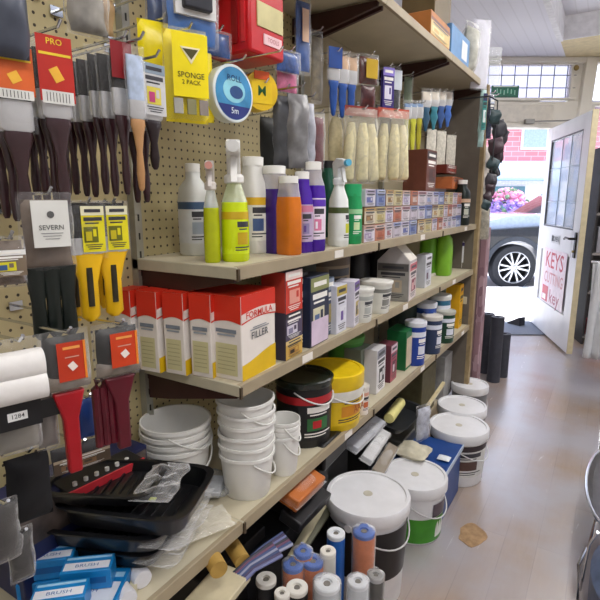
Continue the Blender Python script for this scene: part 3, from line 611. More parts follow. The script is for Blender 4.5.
carton('tile_paint_box', 'navy box with cream and blue print and a pale lilac lower panel', 306, -.765, ZB, .13, .225, .1, '252c44', ['252c44', 'd9d4b4', '5a6f9a', '8a8f5a', '252c44'], group=g2, patch=('d6c4d8', .2, .36))
def tin(name, label, px, X, z, hpx, wpx, body, lid, lab=None, group=None, lidh=.08, ry=1, cat='tin', handle=False, taper=.93, text=None, lip_=True, n=36):
    p, h = at_shelf(px, X, z, hpx); r = wpx*K(p)/2; t = thing(name, label, cat, p, random.uniform(-.2, .2), group)
    MB().loft([(0, r*taper*.97, r*taper*.97*ry), (h*.02, r*taper, r*taper*ry), (h*(1-lidh), r*.97, r*.97*ry)], body, n=n, e=2 if ry == 1 else 3.2).build('body', t)
    zl = h*(1-lidh); e_ = 2 if ry == 1 else 3.2
    MB().loft([(zl-h*.03, r*1.0, r*ry), (zl, r*1.03, r*1.03*ry), (h*.985, r*1.03, r*1.03*ry), (h, r*.98, r*.98*ry), (h, r*.9, r*.9*ry), (h*.985, r*.88, r*.88*ry)], lid, n=n, e=e_).build('lid', t, smooth=30)
    if lab:
        k0 = taper+(.97-taper)*.12; k1 = taper+(.97-taper)*.85
        l = MB(); wrapart(l, lambda a, z_, of: (*sup(r*(k0+(k1-k0)*(z_/h-.12)/.68), r*ry*(k0+(k1-k0)*(z_/h-.12)/.68), e_)(a, of+.004), z_), h*.12, h*.8, COLS[lab], px)
        if text: l.text(text[0], r*text[1], text[2], RZ(text[3]) @ T(r*1.02, 0, h*text[4]) @ FX, .01)
        l.build('label', t)
    if handle:
        mb = MB(); mb.tube([(r*1.02*math.cos(a), r*1.02*math.sin(a)*ry, zl-h*.06-h*.22*math.sin(PI*k/16)) for k, a in enumerate([-1.3+2.6*q/16 for q in range(17)])], .0028, M('dcdcd8', .4)); mb.build('handle', t)
    return t
tin('filler_tub', 'brown-labelled tub with cream lid at the back above the navy box', 322, -.95, ZB, 80, 56, M('8a7860', .5), M('c9bd9c', .4), lab=PM(['8a7860', '5a4a3a', 'b8a88a'], 30), group=g2)
tin('filler_tub', 'low tub with grey lid behind the navy box, against the shelf back', 300, -1.0, ZB, 74, 44, M('3a3f38', .5), M('a8aaa4', .4), group=g2)
carton('grout_box', 'white and blue carton with gold and purple pictures', 331, -.77, ZB, .085, .17, .08, 'cfd0dc', ['dcdce6', '5a6a9a', 'b8a44a', '6a4f9a', 'e8e8f0'], group=g2)
carton('grout_box', 'white and purple carton leaning at the left of the white tubs', 347, -.765, ZB, .075, .17, .07, 'd8d4e0', ['e4e0ea', '6a4a9a', 'c8b46a', '2c2c3a', 'efeef4'], rz=.2, group=g2)
carton('grout_box', 'slate blue narrow carton beside the navy box', 320, -.79, ZB, .05, .2, .08, '4a5a70', ['4a5a70', '8a94a4', 'b8a86a'], group=g2)
tin('filler_tub', 'white rectangular tub with grey print, right of the purple carton', 359, -.79, ZB, 34, 27, M('dcdcd4', .45), M('e6e6de', .4), lab=PM(['dcdcd4', 'dcdcd4', 'dcdcd4', 'b0b4b0'], 60), ry=.8, taper=.85, group=g2)
tin('filler_tub', 'white flared tub with wide flat lid beside the black container', 375, -.80, ZB, 32, 32, M('e2e2da', .45), M('eceae2', .4), lab=PM(['e2e2da', 'e2e2da', 'e2e2da', '8a8a84'], 50), ry=.8, taper=.8, group=g2)
def jerry(label, px, X, z, hpx, wpx, col, capc, dep=.6, group='plastic jugs on the second shelf', rz=.2):
    p, h = at_shelf(px, X, z, hpx); r = wpx*K(p)/2; t = thing('jug', label, 'jug', p, rz, group); m = M(col, .35, var=.1)
    mb = MB(); mb.loft([(0, r*dep*.95, r*.95), (h*.03, r*dep, r), (h*.62, r*dep, r), (h*.77, r*dep*.85, r*.8, 0, 0), (h*.88, r*dep*.5, r*.45, 0, -r*.3)], m, n=28, e=2.8)
    mb.build('body', t, smooth=50)
    MB().tube([(0, -r*.15, h*.84), (0, -r*.0, h*.95), (0, r*.45, h*.93), (0, r*.8, h*.74)], r*.14, m, 10).build('handle', t)
    MB().lathe([(r*.26, 0), (r*.26, h*.1), (r*.22, h*.11)], M(capc, .4), T(0, -r*.35, h*.87)).build('cap', t); return t
jerry('black plastic jug at the back, left of the house-shaped carton', 356, -.97, ZB, 62, 40, '14141a', '1c1c22')
jerry('black plastic jug nearest the house-shaped carton', 381, -.92, ZB, 60, 44, '101015', '18181c')
# house-shaped milk-carton pack
p = ON(396, -.83, ZB); t = thing('gable_top_carton', 'grey and white gable-topped carton with red print and a carry handle', 'carton', p, .12)
MB().prism([(-.075, 0), (.075, 0), (.075, .185), (.0, .262), (-.075, .185)], .15, M('b9b4b4', .45, var=.08), T(0, .075, 0) @ RX(PI/2)).build('carton', t, bevel=.003)
mb = MB().box((.0756, 0, .09), (.001, .145, .17), M('e0d4d0', .4)).box((0, -.0756, .09), (.145, .001, .17), M('8f8d88', .4)); art(mb, .14, .165, ['e0d4d0', 'c8606a', '8a3a4a', 'e8b4b4'], T(.0765, 0, .09) @ FX, 5); art(mb, .14, .165, ['9a9892', 'b8a892', '5a5654'], T(0, -.0765, .09) @ FY, 6)
mb.add([(.0765, -.073, .187), (.0765, .073, .187), (.004, .073, .262), (.004, -.073, .262)], [(0, 1, 2, 3)], M('e6dfd4', .4)); mb.build('label', t)
MB().box((0, 0, .27), (.012, .13, .035), M('ddd6cc', .5)).build('handle', t, bevel=.004)
carton('cleaner_box', 'white carton with dark blue print, just right of the gable-topped carton', 423, -.80, ZB, .12, .175, .05, 'c9ccd4', ['d8dae2', '3a3f6a', 'b8bcc8', '5a2f4a', 'e4e4ea'], group=g2)
jerry('bright green plastic jug with yellow lower label, on the second shelf', 443, -.86, ZB, 46, 27, '7cb52e', '4a8a1a')
jerry('bright green plastic jug half hidden behind the blue-printed carton', 428, -.95, ZB, 48, 30, '69a82a', '3a7a1a')
plain_bottle('cleaner_bottle', 'white bottle with dark purple print near the upright of the second shelf', 461, -.84, 44, 14, wht, lab=PM(['e4e4e8', '4a3a7a', 'e4e4e8'], 40), z=ZB, neck=.6, group='bottles at the far end of the second shelf')
plain_bottle('cleaner_bottle', 'grey-white squat bottle behind the green jugs on the second shelf', 452, -.94, 44, 16, M('b8bab8', .4), z=ZB, neck=.6, group='bottles at the far end of the second shelf')

# ================================================================ THIRD SHELF (z = ZC)
def bucket(t, r, h, z0=0, m=None, rim=True, handle=False, ang=0, square=2.0, full=True):
    m = m or M('e6e5e0', .35, var=.04); mb = MB(); e_ = square
    mb.loft([(z0, r*.80, r*.80), (z0+h*.03, r*.83, r*.83), (z0+h*.93, r*.97, r*.97), (z0+h*.935, r*1.03, r*1.03), (z0+h, r*1.02, r*1.02), (z0+h, r*.965, r*.965), (z0+h*.9, r*.94, r*.94), (z0+h*.05, r*.79, r*.79)], m, n=40, e=e_, cap=(1, 1))
    return mb
def stack(label_fmt, px, X, n, bottom_h, step, r, group, square=2.0, ztot=None, loc=None):
    p = loc or ON(px, X, ZC)
    for k in range(n):
        t = thing('plastic_bucket', label_fmt % (['bottom', 'second from the bottom', 'third from the bottom', 'fourth from the bottom', 'fifth from the bottom', 'sixth from the bottom'][k] if k < n-1 else 'top'), 'bucket', (p.x+random.uniform(-.002, .002), p.y+random.uniform(-.002, .002), ZC+k*step), random.uniform(-.5, .5), group)
        bucket(t, r, bottom_h, square=square).build('shell', t, smooth=30)
        if k in (0, n-1):
            mb = MB(); mb.tube([(r*1.03*math.cos(a), r*1.03*math.sin(a), bottom_h*.9-.055*math.sin(PI*q/16)) for q, a in enumerate([-1.2+2.6*qq/16 for qq in range(17)])], .0025, M('e4e4de', .4)); mb.build('handle', t)
pk = ON(179, -1.005, ZC); stack('%s white bucket of the round nested stack under the filler boxes', 0, 0, 4, .16, .022, .098, 'nested buckets in the left stack', loc=pk)
pk = ON(247, -.86, ZC); stack('%s white bucket of the tall nested stack at the shelf edge', 0, 0, 6, .13, .032, .079, 'nested buckets in the tall stack', square=2.3, loc=AZ(248, 488, ZC))
pk = ON(284, -.80, ZC); stack('%s white bucket of the narrow stack beside the tall one', 0, 0, 4, .13, .016, .05, 'nested buckets in the narrow stack', loc=pk)
g3 = 'tins and tubs on the third shelf'
tin('adhesive_tub', 'tub with black lid and red, green and black label on the third shelf', 304, -.865, ZC, 66, 56, M('1c1c1e', .4), M('17211a', .25, coat=.5), lab=PM(['15171a', 'b8242c', 'b8242c', '2f6a3a'], 26), group=g3, handle=True, taper=.93, text=None)
tin('paint_tub', 'yellow oval tub with yellow lid over a white rim, on the third shelf', 331, -.845, ZC, 56, 62, M('e6c21a', .4, var=.1), M('ecc917', .35), lab=PM(['e8c31c', 'e8c31c', 'd8902a', 'e8c31c'], 24), group=g3, lidh=.25, ry=1.0, taper=.9, handle=True, text=('AAA', .3, M('a8521a', .5), -.2, .4))
t = [o for o in C.objects if o.get('label', '').startswith('yellow oval tub')][0]; r_ = .5*62*K(t.location); MB().loft([(.56*56*K(t.location), r_*.985, r_*.985), (.68*56*K(t.location), r_*1.035, r_*1.035), (.74*56*K(t.location), r_*1.035, r_*1.035)], M('e6e4da', .4), n=36, cap=(0, 0)).build('rim', t)
tin('wood_stain_tin', 'small white tin with orange-brown band beside the yellow tub', 361, -.775, ZC, 30, 15, M('e4dcd4', .4), M('dcd6cc', .4), lab=PM(['e8ddd6', 'c8683a', 'e8ddd6', 'd8a08a'], 30), group=g3)
tin('paint_tin', 'green tin behind the yellow tub', 345, -.97, ZC, 52, 36, M('4a8a3a', .4), M('5a9a48', .4), group=g3)
carton('paste_box', 'grey-green carton behind the white and black packets', 357, -.86, ZC, .12, .2, .08, '7d8678', group=g3)
carton('paste_box', 'white carton with dark bird-like print beside the brown-red one', 374, -.80, ZC, .11, .2, .06, 'd8d6d8', ['e4e2e4', '1f2028', 'dcdadc', '8a8a92'], group=g3)
carton('paste_box', 'maroon and pink carton left of the green container', 386, -.80, ZC, .09, .18, .07, '6a3340', ['a8485a', 'd8c0c8', '5a2a3a', 'e4d4dc'], group=g3)
carton('green_box', 'dark green container with a pale label on its right side', 400, -.80, ZC, .15, .2, .1, '1a6a3a', None, group=g3, patch=('d8c8ac', .45, .75))
tin('paint_tin', 'black and white low tin at the back left of the third shelf', 344, -1.03, ZC, 50, 26, M('2a2c2e', .4), M('c8c8c4', .4), group=g3)
cols3 = [('1a3f9a', 'e4e6ee', 'blue tin with white lid and dog-shaped white print', 414, -.80, 44), ('22489a', 'dcdfe6', 'blue tin with cream lid just right of the first blue one', 424, -.85, 46), ('2a3a5a', 'd8d4cc', 'navy and pink labelled tin with a white lid', 430, -.79, 38), ('2f6a8a', 'e2e2dc', 'teal-blue tin near the yellow box', 438, -.84, 44), ('14402c', 'b8b8ac', 'dark green small tin left of the yellow box', 443, -.79, 32)]
for cc, lc, lb, px, X, hh in cols3:
    tin('paint_tin', lb+' on the third shelf', px, X, ZC, hh, 21, M(cc, .35), M(lc, .4), lab=PM([cc, cc, 'dfe3ee', cc], 30), group=g3)
for px, X, hh, wp, lb in [(402, -.97, 62, 30, 'dark tin with white lid behind the green container on the third shelf'), (417, -.98, 62, 30, 'dark tin with cream lid behind the blue tins on the third shelf'), (430, -.95, 60, 28, 'tall dark tin with white lid left of the yellow carton')]:
    tin('paint_tin', lb, px, X, ZC, hh, wp, M('2c3a34', .5), M('d9d4c4', .4), group=g3)
carton('sheet_box', 'tall bright yellow carton near the far end of the third shelf', 452, -.79, ZC, .1, .29, .1, 'e0a818', ['e8b41c', 'e8b41c', 'd8981a'], group=g3)
carton('sheet_box', 'brown-red carton behind the yellow one at the shelf end', 461, -.78, ZC, .14, .14, .1, '8a3a22', group=g3)
carton('sheet_box', 'pale flat carton lying above the brown-red one', 459, -.78, ZC+.142, .2, .05, .14, 'cfc4a8', group=g3)
# ================================================================ HANGING ON THE HOOKS
hb = M('31141a', .3, var=.2, coat=.4); fer = M('cfd0d2', .3, .55, var=.1); bri = M('1b1816', .7, var=.3, scale=120, bump=.6)
def brush(label, group, loc, handle, w_=.038, bl=.072, fl_=.045, hl=.15, bris=bri, rz=-.25, card=None, cardh=.1, sleeve=True, cat='brush', name='paint_brush', emblem=None, hw=.5):
    t = thing(name, label, cat, loc, rz, group); d = .013
    MB().loft([(-bl, d*.5, w_*.46), (-bl*.5, d*.5, w_*.48), (0, d*.22, w_*.5)], bris, n=16, e=3.5).build('bristles', t)
    MB().loft([(-bl-fl_, d*.42, w_*.40), (-bl-fl_+.004, d*.52, w_*.5), (-bl+.004, d*.55, w_*.5)], fer, n=16, e=3.5).build('ferrule', t)
    z = -bl-fl_; mb = MB(); mb.loft([(z-hl, .003, .004), (z-hl+.006, .006, w_*.17), (z-hl*.75, .0075, w_*.24), (z-hl*.45, .006, w_*.17*hw*2), (z-hl*.2, .007, w_*.32), (z-hl*.08, .0075, w_*.44), (z, .0055, w_*.42)], handle, n=16)
    mb.build('handle', t, smooth=60)
    if card:
        cb = MB()
        if card in COLS: art(cb, w_*1.15, cardh, COLS[card], T(.011, 0, -cardh*.5+.014) @ FX, seed=3)
        else: cb.box((.011, 0, -cardh*.5+.014), (.0012, w_*1.15, cardh), card)
        if emblem: emblem(cb, w_*1.15, cardh)
        cb.build('card', t)
    if sleeve: MB().bag(w_*1.25, bl+fl_+.02, .022, FILM, T(0, 0, -(bl+fl_)/2+.008) @ FX, amp=.003, nx=5, ny=8, seed=random.random()*9).build('clear_sleeve', t)
    return t
def brush_row(pxf, pyf, Xf, n, dx, mk, gname, lab):                   # a hook with brushes one behind the other
    p = AX(pxf, pyf, Xf)
    hook(p.y, p.z+.02, Xf+.02)
    r0 = None
    for k in range(n):
        loc = Vector((Xf-dx*k, p.y+random.uniform(-.002, .002), p.z+random.uniform(-.004, .004)))
        l = lab % ('front' if k == 0 else ORD[k]+' from the front')
        if k == 0: mk(l, gname, loc)
        elif k == 1: r0 = brush(l, gname, loc, hb)
        else: dup(r0, loc, -.25+random.uniform(-.1, .1), l, gname)
def emb(mb, w_, h_):
    mb.text('PRO', w_*.24, M('e8c832', .4), T(.0122, 0, .004) @ FX, .01); mb.quad(w_*.9, h_*.04, M('e8c832', .4), T(.0122, 0, -h_*.28+.014) @ FX)
    mb.quad(w_*.28, h_*.22, M('eeb63c', .4), T(.0124, 0, -h_*.45) @ FX @ Matrix.Rotation(.5, 4, 'Z')); mb.quad(w_*.9, h_*.2, M('dcdcd6', .4), T(.0122, 0, -h_*.8) @ FX)
    for k in range(8): mb.quad(w_*.02, h_*.14, M('3a3a3a', .4), T(.0126, w_*(-.32+.09*k), -h_*.8) @ FX)
redc = M('b8281c', .4, var=.1); orc = M('d9632a', .4, var=.15)
brush_row(9, 54, -.86, 3, .03, lambda l, g, p: brush(l, g, p, hb, w_=.052, card=orc, cardh=.075, emblem=emb), 'brushes on the leftmost upper hook', '%s brush on the leftmost upper hook, beside the grey-blue bag')
brush_row(52, 44, -.84, 4, .028, lambda l, g, p: brush(l, g, p, hb, w_=.05, card=redc, cardh=.105, emblem=emb), 'brushes on the hook with the red card', '%s dark-handled brush on the hook with the red and yellow card')
brush_row(118, 52, -.83, 7, .032, lambda l, g, p: brush(l, g, p, hb, w_=.036, card=M('8a1a20', .4), cardh=.065), 'row of dark brushes on the middle upper hook', '%s brush in the row of silver-ferruled dark brushes')
brush_row(134, 54, -.80, 1, .03, lambda l, g, p: brush(l, g, p, M('b98a5a', .4, var=.15), w_=.034, bl=.085, fl_=.03, hl=.135, bris=M('b4c4dc', .6, var=.25, scale=60)), 'lone brush', '%s blue and white bristled brush with a bare wooden handle')
brush_row(150, 70, -.84, 3, .03, lambda l, g, p: brush(l, g, p, M('201014', .3), w_=.048, bl=.05, fl_=.045, hl=.1, bris=M('cfcfd4', .5, var=.2), card=PM(['c8c8c8', 'd8c84a', 'c0407a', 'e8e8ea', '8a9aa8'], 40), cardh=.1, rz=-.1), 'brushes in silver packets right of the wooden-handled one', '%s brush in a crinkled silver and pink packet')
# middle row: brown packet with white card, yellow brushes
def sealed(name, label, px, py, X, wpx, hpx, fillm, th=.03, rz=-.3, cat='packet', group=None, card=None, header=None, amp=.006, wrap=FILM, hk=True, parts=None, inner=.86, seed=None, nx=10, ny=14):
    p = AX(px, py, X); k = K(p); w_, h_ = wpx*k, hpx*k                # px, py: middle of its top edge
    t = thing(name, label, cat, p, rz, group); sd = seed if seed is not None else px*.13+py*.07
    if fillm: MB().bag(w_*inner, h_*inner, th, fillm, T(0, 0, -h_*.52) @ FX, amp=amp, seed=sd, nx=nx, ny=ny).build('contents', t, smooth=60)
    if card:
        cc, u, v, cw_, ch_ = card[:5]; c = MB()
        if cc in COLS: art(c, cw_*w_, ch_*h_, COLS[cc], T(th/2+.008, u*w_, -v*h_) @ FX, seed=int(px+py))
        else: c.box((th/2+.008, u*w_, -v*h_), (.0012, cw_*w_, ch_*h_), cc)
        if len(card) > 5: card[5](c, th/2+.009, u*w_, -v*h_, cw_*w_, ch_*h_)
        c.build('card', t)
    if header: MB().box((0, 0, -h_*.045), (.002, w_, h_*.13), header).build('header_card', t)
    if wrap: MB().bag(w_, h_, th+.012, wrap, T(0, 0, -h_*.5) @ FX, amp=amp, seed=sd+5, nx=nx, ny=ny).build('wrapper', t, smooth=60)
    if parts: parts(t, w_, h_, k)
    if hk: hook(p.y, p.z-.006, X+.015)
    return t
def lines(mb, x, y, z, w_, h_, txt=None, col='5a5a58'):
    mm = M(col, .5); mb.loft([(0, w_*.1, w_*.1), (.0005, w_*.1, w_*.1)], mm, T(x, y, z+h_*.2) @ FX, n=16)
    if txt: mb.text(txt, w_*.2, mm, T(x+.0005, y, z-h_*.08) @ FX, .005)
    for k in range(3): mb.quad(w_*(.6-.1*k), h_*.012, mm, T(x+.0005, y, z-h_*(.2+.06*k)) @ FX)
brown = M('6a5a4c', .6, var=.25, scale=40)
def darkhandles(cols, n=3, L=.09, w0=.022):
    def f(t, w_, h_, k):
        for i in range(n):
            y = (i-(n-1)/2)*w_*.28
            MB().loft([(-h_-L, .004, .006), (-h_-L+.01, .007, w0*.5), (-h_-L*.4, .008, w0*.45), (-h_+.012, .009, w0*.7)], cols, T(0, y, 0), n=14).build('handle', t, smooth=60)
    return f
sealed('brush_packet', 'brown packet with a white crested card and three dark green-black handles', 43, 192, -.82, 52, 82, brown, parts=darkhandles(M('141c18', .35, var=.2), 3, .115, .026), card=(M('dcdcd6', .5, var=.04), .02, .38, .66, .56, lambda mb, x, y, z, w_, h_: lines(mb, x, y, z, w_, h_, 'SEVERN')))
sealed('brush_packet', 'grey-brown packet with yellow band at the left edge under the brushes', 4, 236, -.80, 36, 52, brown, card=(PM(['7a6a58', 'd8cf2a', 'e8e8e4', '3a5a8a'], 30), 0, .5, .8, .5))
yl = M('eab80f', .35, var=.14, scale=14)
def ybrush(label, px, py, X, k_=1.0):
    p = AX(px, py, X); hook(p.y, p.z-.004, X+.015)
    t = thing('paint_brush', label, 'brush', p, -.3, 'yellow-handled brushes on the middle hooks'); w_ = .05*k_
    MB().loft([(-.065, .009, w_*.44), (0, .004, w_*.46)], bri, n=16, e=3.5).build('bristles', t)
    MB().loft([(-.095, .009, w_*.46), (-.064, .0095, w_*.47)], fer, n=16, e=3.5).build('ferrule', t)
    art(MB(), w_*.6, .085, ['e0d41c', 'c8b818', '6a6a1a', 'e8e4c0'], T(.0125, w_*.18, -.048) @ FX, 4).build('card', t)
    mb = MB(); mb.loft([(-.225, .005, .008), (-.215, .008, w_*.26), (-.15, .009, w_*.25), (-.115, .010, w_*.38), (-.094, .0095, w_*.5)], yl, n=18); mb.build('handle', t, smooth=60)
    MB().loft([(-.195, .002, .006), (-.12, .002, .006)], M('2a2410', .5), T(.009, 0, 0), n=10).build('grip_hole', t)
    MB().bag(w_*1.2, .11, .026, FILM, T(0, 0, -.05) @ FX, amp=.003, nx=5, ny=7, seed=px).build('clear_sleeve', t)
ybrush('yellow-handled brush in the left of the two yellow-labelled sleeves', 82, 203, -.84, 1.4)
ybrush('yellow-handled brush in the right of the two yellow-labelled sleeves', 107, 203, -.84, 1.4)
ybrush('yellow-handled brush hanging behind the white-carded packet', 67, 208, -.90, 1.0)
ybrush('yellow-handled brush hanging behind the left yellow-labelled one', 74, 206, -.93, 1.0)
ybrush('yellow-handled brush hanging behind the right yellow-labelled one', 98, 204, -.93, 1.0)
# lower row: red card packs with red paint-pad handles
def padpack(label, px, py, X, wpx, hpx, cardc, hc, fan):
    def parts(t, w_, h_, k):
        MB().bag(w_*.95, h_*.26, .022, M('8d8378', .6, var=.25, scale=50), T(.004, 0, -h_*.80) @ FX, amp=.002, seed=px).build('pad', t)
        hm = M(hc, .35, var=.15)
        MB().prism([(-w_*.33, 0), (w_*.33, 0), (w_*.16, -.05), (w_*.14, -.15), (-w_*.14, -.15), (-w_*.16, -.05)], .018, hm, T(-.009, 0, -h_*.97) @ FX).build('handle', t, bevel=.004)
        for i in range(fan):
            MB().tube([(-.01, w_*(-.42+.13*i), -h_*1.0), (-.005, w_*(-.5+.15*i), -h_*1.12), (-.003, w_*(-.5+.15*i), -h_-.13)], .008, M(hc, .35, var=.25), 8).build('handle', t)
    sealed('paint_pad_pack', label, px, py, X, wpx, hpx, M('23221f', .5, var=.2), parts=parts, card=(M(cardc, .35, var=.12), .06, .45, .56, .6, lambda mb, x, y, z, w_, h_: (mb.quad(w_*.6, h_*.07, M('f0a050', .4), T(x+.0005, y, z+h_*.36) @ FX), mb.box((x, y+w_*.46, z), (.002, w_*.08, h_), M('ee8a2c', .4)), mb.quad(w_*.25, h_*.2, M('f3e6dc', .4), T(x+.001, y, z-h_*.12) @ FX @ Matrix.Rotation(.6, 4, 'Z')), mb.quad(w_*.5, h_*.03, M('d8a090', .4), T(x+.0005, y, z+h_*.12) @ FX))), amp=.004)
padpack('black pack with orange-red card and a broad bright red handle', 62, 330, -.76, 48, 66, 'c33a1e', 'a80f1c', 0)
padpack('black pack with orange-red card and a fan of maroon handles, nearest the filler boxes', 115, 322, -.78, 48, 58, 'd2431c', '5c1020', 5)
# left edge stack of roller refills and pads
def rolls(t, w_, h_, k):
    for i in range(2): MB().loft([(-w_*.45, .022, .022), (w_*.45, .022, .022)], M('e9e6e2', .7, bump=.4), T(.006+.004*i, 0, -h_*(.45+.36*i)) @ RX(PI/2), n=18, e=2.6).build('roller_sleeve', t)
sealed('roller_pack', 'clear pack of white roller sleeves at the left edge above the pads', 14, 338, -.75, 50, 62, None, parts=rolls, amp=.004)
sealed('paint_pad_pack', 'black-topped pack of grey pads with a small white ticket, at the left edge', 12, 396, -.76, 46, 62, M('7f7a70', .6, var=.2), card=(M('17171a', .4), 0, .26, .96, .44, lambda mb, x, y, z, w_, h_: (mb.quad(w_*.4, h_*.32, M('e4e4e2', .4), T(x+.001, y, z) @ FX), mb.text('1284', w_*.14, M('333336', .4), T(x+.0015, y, z) @ FX, .004))), amp=.004)
sealed('paint_pad_pack', 'narrow clear pack between the grey pads and the red-handled pack', 43, 392, -.79, 22, 62, M('77706a', .5, var=.2), card=(M('1a1a1c', .4), 0, .2, .9, .3), amp=.004)
sealed('tool_packet', 'blue packet hanging just behind the bright red handle', 83, 395, -.86, 22, 48, M('1d3f86', .4, var=.2), amp=.004, wrap=None)
sealed('tool_packet', 'black cloth-like packet hanging low at the left edge above the blue boxes', 24, 448, -.82, 46, 84, M('0e0e12', .7, var=.3), amp=.01, th=.04, wrap=None)
sealed('tool_packet', 'dim brown and silver packet low at the left edge', 0, 500, -.76, 30, 70, M('241f1a', .5, var=.5, scale=40), amp=.012, th=.03)
sealed('tool_packet', 'crinkled clear packet with metal parts beside the blue boxes', 18, 528, -.76, 24, 60, M('2c2b29', .4, .3, var=.6, scale=60), amp=.008, th=.02)
sealed('tool_packet', 'dark packet with brown picture strip, hanging over the navy box', 78, 440, -.93, 60, 30, M('2a2a30', .5, var=.3), card=(PM(['5a4a3a', 'b8a890', '2c2c34', '8a6a4a'], 26), 0, .6, .9, .5), amp=.004)
# upper left corner
sealed('tool_bag', 'blue-grey plastic bag at the top left corner', 0, -40, -.84, 46, 96, M('4a4f5c', .4, var=.25), th=.05, amp=.01, wrap=None)
sealed('tool_packet', 'crumpled grey and brown packet hanging at the top left of the pegboard', 84, -30, -.94, 44, 62, M('8a857c', .5, var=.4, scale=25), th=.04, amp=.02, wrap=FILM)
sealed('tool_packet', 'small tan packet under the crumpled grey one', 101, -6, -.96, 26, 40, M('a88a62', .5, var=.4, scale=25), th=.03, amp=.015, wrap=None)
# yellow scourer packs
yp = M('f5e010', .3, var=.12, scale=10, bump=.3)
def yprint(mb, x, y, z, w_, h_):
    bk_ = M('4a4416', .5); mb.prism([(-w_*.28, h_*.1), (w_*.28, h_*.1), (.02*w_, -h_*.16)], .0008, M('efe6c0', .4), T(x, y, z+h_*.18) @ FX); mb.prism([(-w_*.22, h_*.06), (w_*.22, h_*.06), (.02*w_, -h_*.1)], .0008, bk_, T(x+.001, y, z+h_*.19) @ FX)
    mb.text('SPONGE', w_*.2, bk_, T(x+.001, y, z-h_*.16) @ FX, .005); mb.text('2 PACK', w_*.16, bk_, T(x+.001, y, z-h_*.27) @ FX, .005)
sealed('scourer_pack', 'large bright yellow scourer packet with black printed triangle', 184, 28, -.86, 46, 90, yp, th=.045, wrap=film('fff9c0', .1), inner=.97, card=(yp, 0, .42, .8, .66, yprint), rz=-.45, amp=.006,
    parts=lambda t, w_, h_, k: [MB().box((.029, w_*u, -h_*.85), (.004, w_*.2, h_*.16), M(c_, .7, var=.2)).build('scourer', t) for u, c_ in ((-.3, 'a7a59c'), (0, '8d8a62'), (.28, '9a8f86'))] and None)
sealed('scourer_pack', 'plain yellow packet hanging behind the printed yellow one, to its left', 158, 18, -.94, 44, 92, yp, th=.04, wrap=None, inner=.97, rz=-.45, amp=.008)
sealed('scourer_pack', 'smaller yellow packet hanging behind the printed yellow one, to its right', 198, 46, -.95, 30, 72, yp, th=.03, wrap=None, inner=.97, rz=-.45, amp=.006)
# top: masks in blue plastic and the red case
def mask(t, w_, h_, k): MB().box((.03, -w_*.0, -h_*.28), (.02, w_*.5, h_*.5), M('2b2c33', .4, var=.15)).build('mask', t, bevel=.004); MB().box((.02, 0, -h_*.28), (.01, w_*.72, h_*.66), M('d9d8d6', .5)).build('inlay', t)
sealed('mask_pack', 'white and dark pack in blue plastic at the top, left of the red case', 190, -24, -.88, 62, 66, M('1f5fa8', .35, var=.3), th=.03, parts=mask, rz=-.35)
sealed('mask_pack', 'dark blue plastic packet at the top left of the white and dark one', 160, -10, -.95, 34, 48, M('1c3a6a', .35, var=.3), th=.03)
sealed('tool_packet', 'blue glossy packet just under the white and dark mask pack', 216, 30, -.93, 36, 26, M('15488c', .25, var=.4, scale=40), th=.02)
pc = AX(259, 40, -.86); kk = K(pc); t = thing('tool_case', 'bright red plastic tool case with a cream window, hung up at the top', 'case', AX(268, 57, -.86), -.05)
rp = M('c4141c', .3, var=.08); MB().box((-.075, .0, .085), (.15, .155, .17), rp).build('case_body', t, bevel=.008)
MB().box((.0015, .01, .10), (.004, .115, .062), M('cfc48a', .4)).build('window', t, bevel=.001); MB().box((.0015, .02, .042), (.004, .08, .026), M('f0c8cc', .4)).text('TOOLS', .016, M('a82030', .4), T(.0042, .02, .042) @ FX, .002).build('badge', t, bevel=.001)
MB().box((-.02, -.079, .1), (.012, .006, .15), M('d8333a', .3)).box((-.05, -.079, .1), (.02, .006, .15), M('8f0d14', .3)).build('hinge_rib', t); hook(t.location.y, t.location.z+.06, -.95); hook(t.location.y-.03, t.location.z-.004, -.80)
sealed('tool_packet', 'blue card packet with orange tab just right of the red case', 303, -6, -.93, 22, 76, M('18498f', .3, var=.35, scale=30), th=.02, card=(M('c8a58a', .4), -.05, .4, .4, .4))
sealed('tool_packet', 'blue and white glossy packet below the right of the red case', 288, 50, -.92, 34, 22, M('1b4f9c', .25, var=.5, scale=60), th=.02)
sealed('tool_packet', 'pink and white packet under the blue glossy one', 287, 66, -.94, 30, 26, M('d06a94', .4, var=.4, scale=40), th=.02)
# the blue disc and yellow tape
pd = AX(232, 94, -.90); t = thing('tape_disc', 'white-rimmed round disc with blue and navy wave print hanging on a hook', 'disc', pd, -.12)
dk = K(pd)*27.5
MB().lathe([(dk*.97, -.03), (dk, .002), (dk, .006), (dk*.96, .008)], M('e4ecec', .35), FX, 44).build('rim', t, smooth=30)
mb = MB().lathe([(dk*.9, .0082), (dk*.9, .0088)], M('3f8ec0', .3, var=.3), FX, 44); mb.loft([(.009, dk*.55, dk*.42), (.0094, dk*.55, dk*.42)], M('8fd0e0', .3, var=.2), T(0, 0, dk*.1) @ FX, n=30); mb.loft([(.0096, dk*.33, dk*.22), (.01, dk*.33, dk*.22)], M('2a4f86', .3), T(0, .1*dk, dk*.05) @ FX, n=30)
mb.add([(dk*.89*math.cos(a), dk*.89*math.sin(a), .0093) for a in [PI*1.15+PI*.7*k/16 for k in range(17)]], [tuple(range(17))], M('28357c', .3), FX); mb.text('ROLL', dk*.3, M('123a6a', .4), T(.0102, 0, dk*.5) @ FX, .004); mb.text('5m', dk*.3, M('e8f4fa', .4), T(.0102, 0, -dk*.6) @ FX, .004)
mb.build('print', t); hook(pd.y, pd.z+dk+.004, -.86)
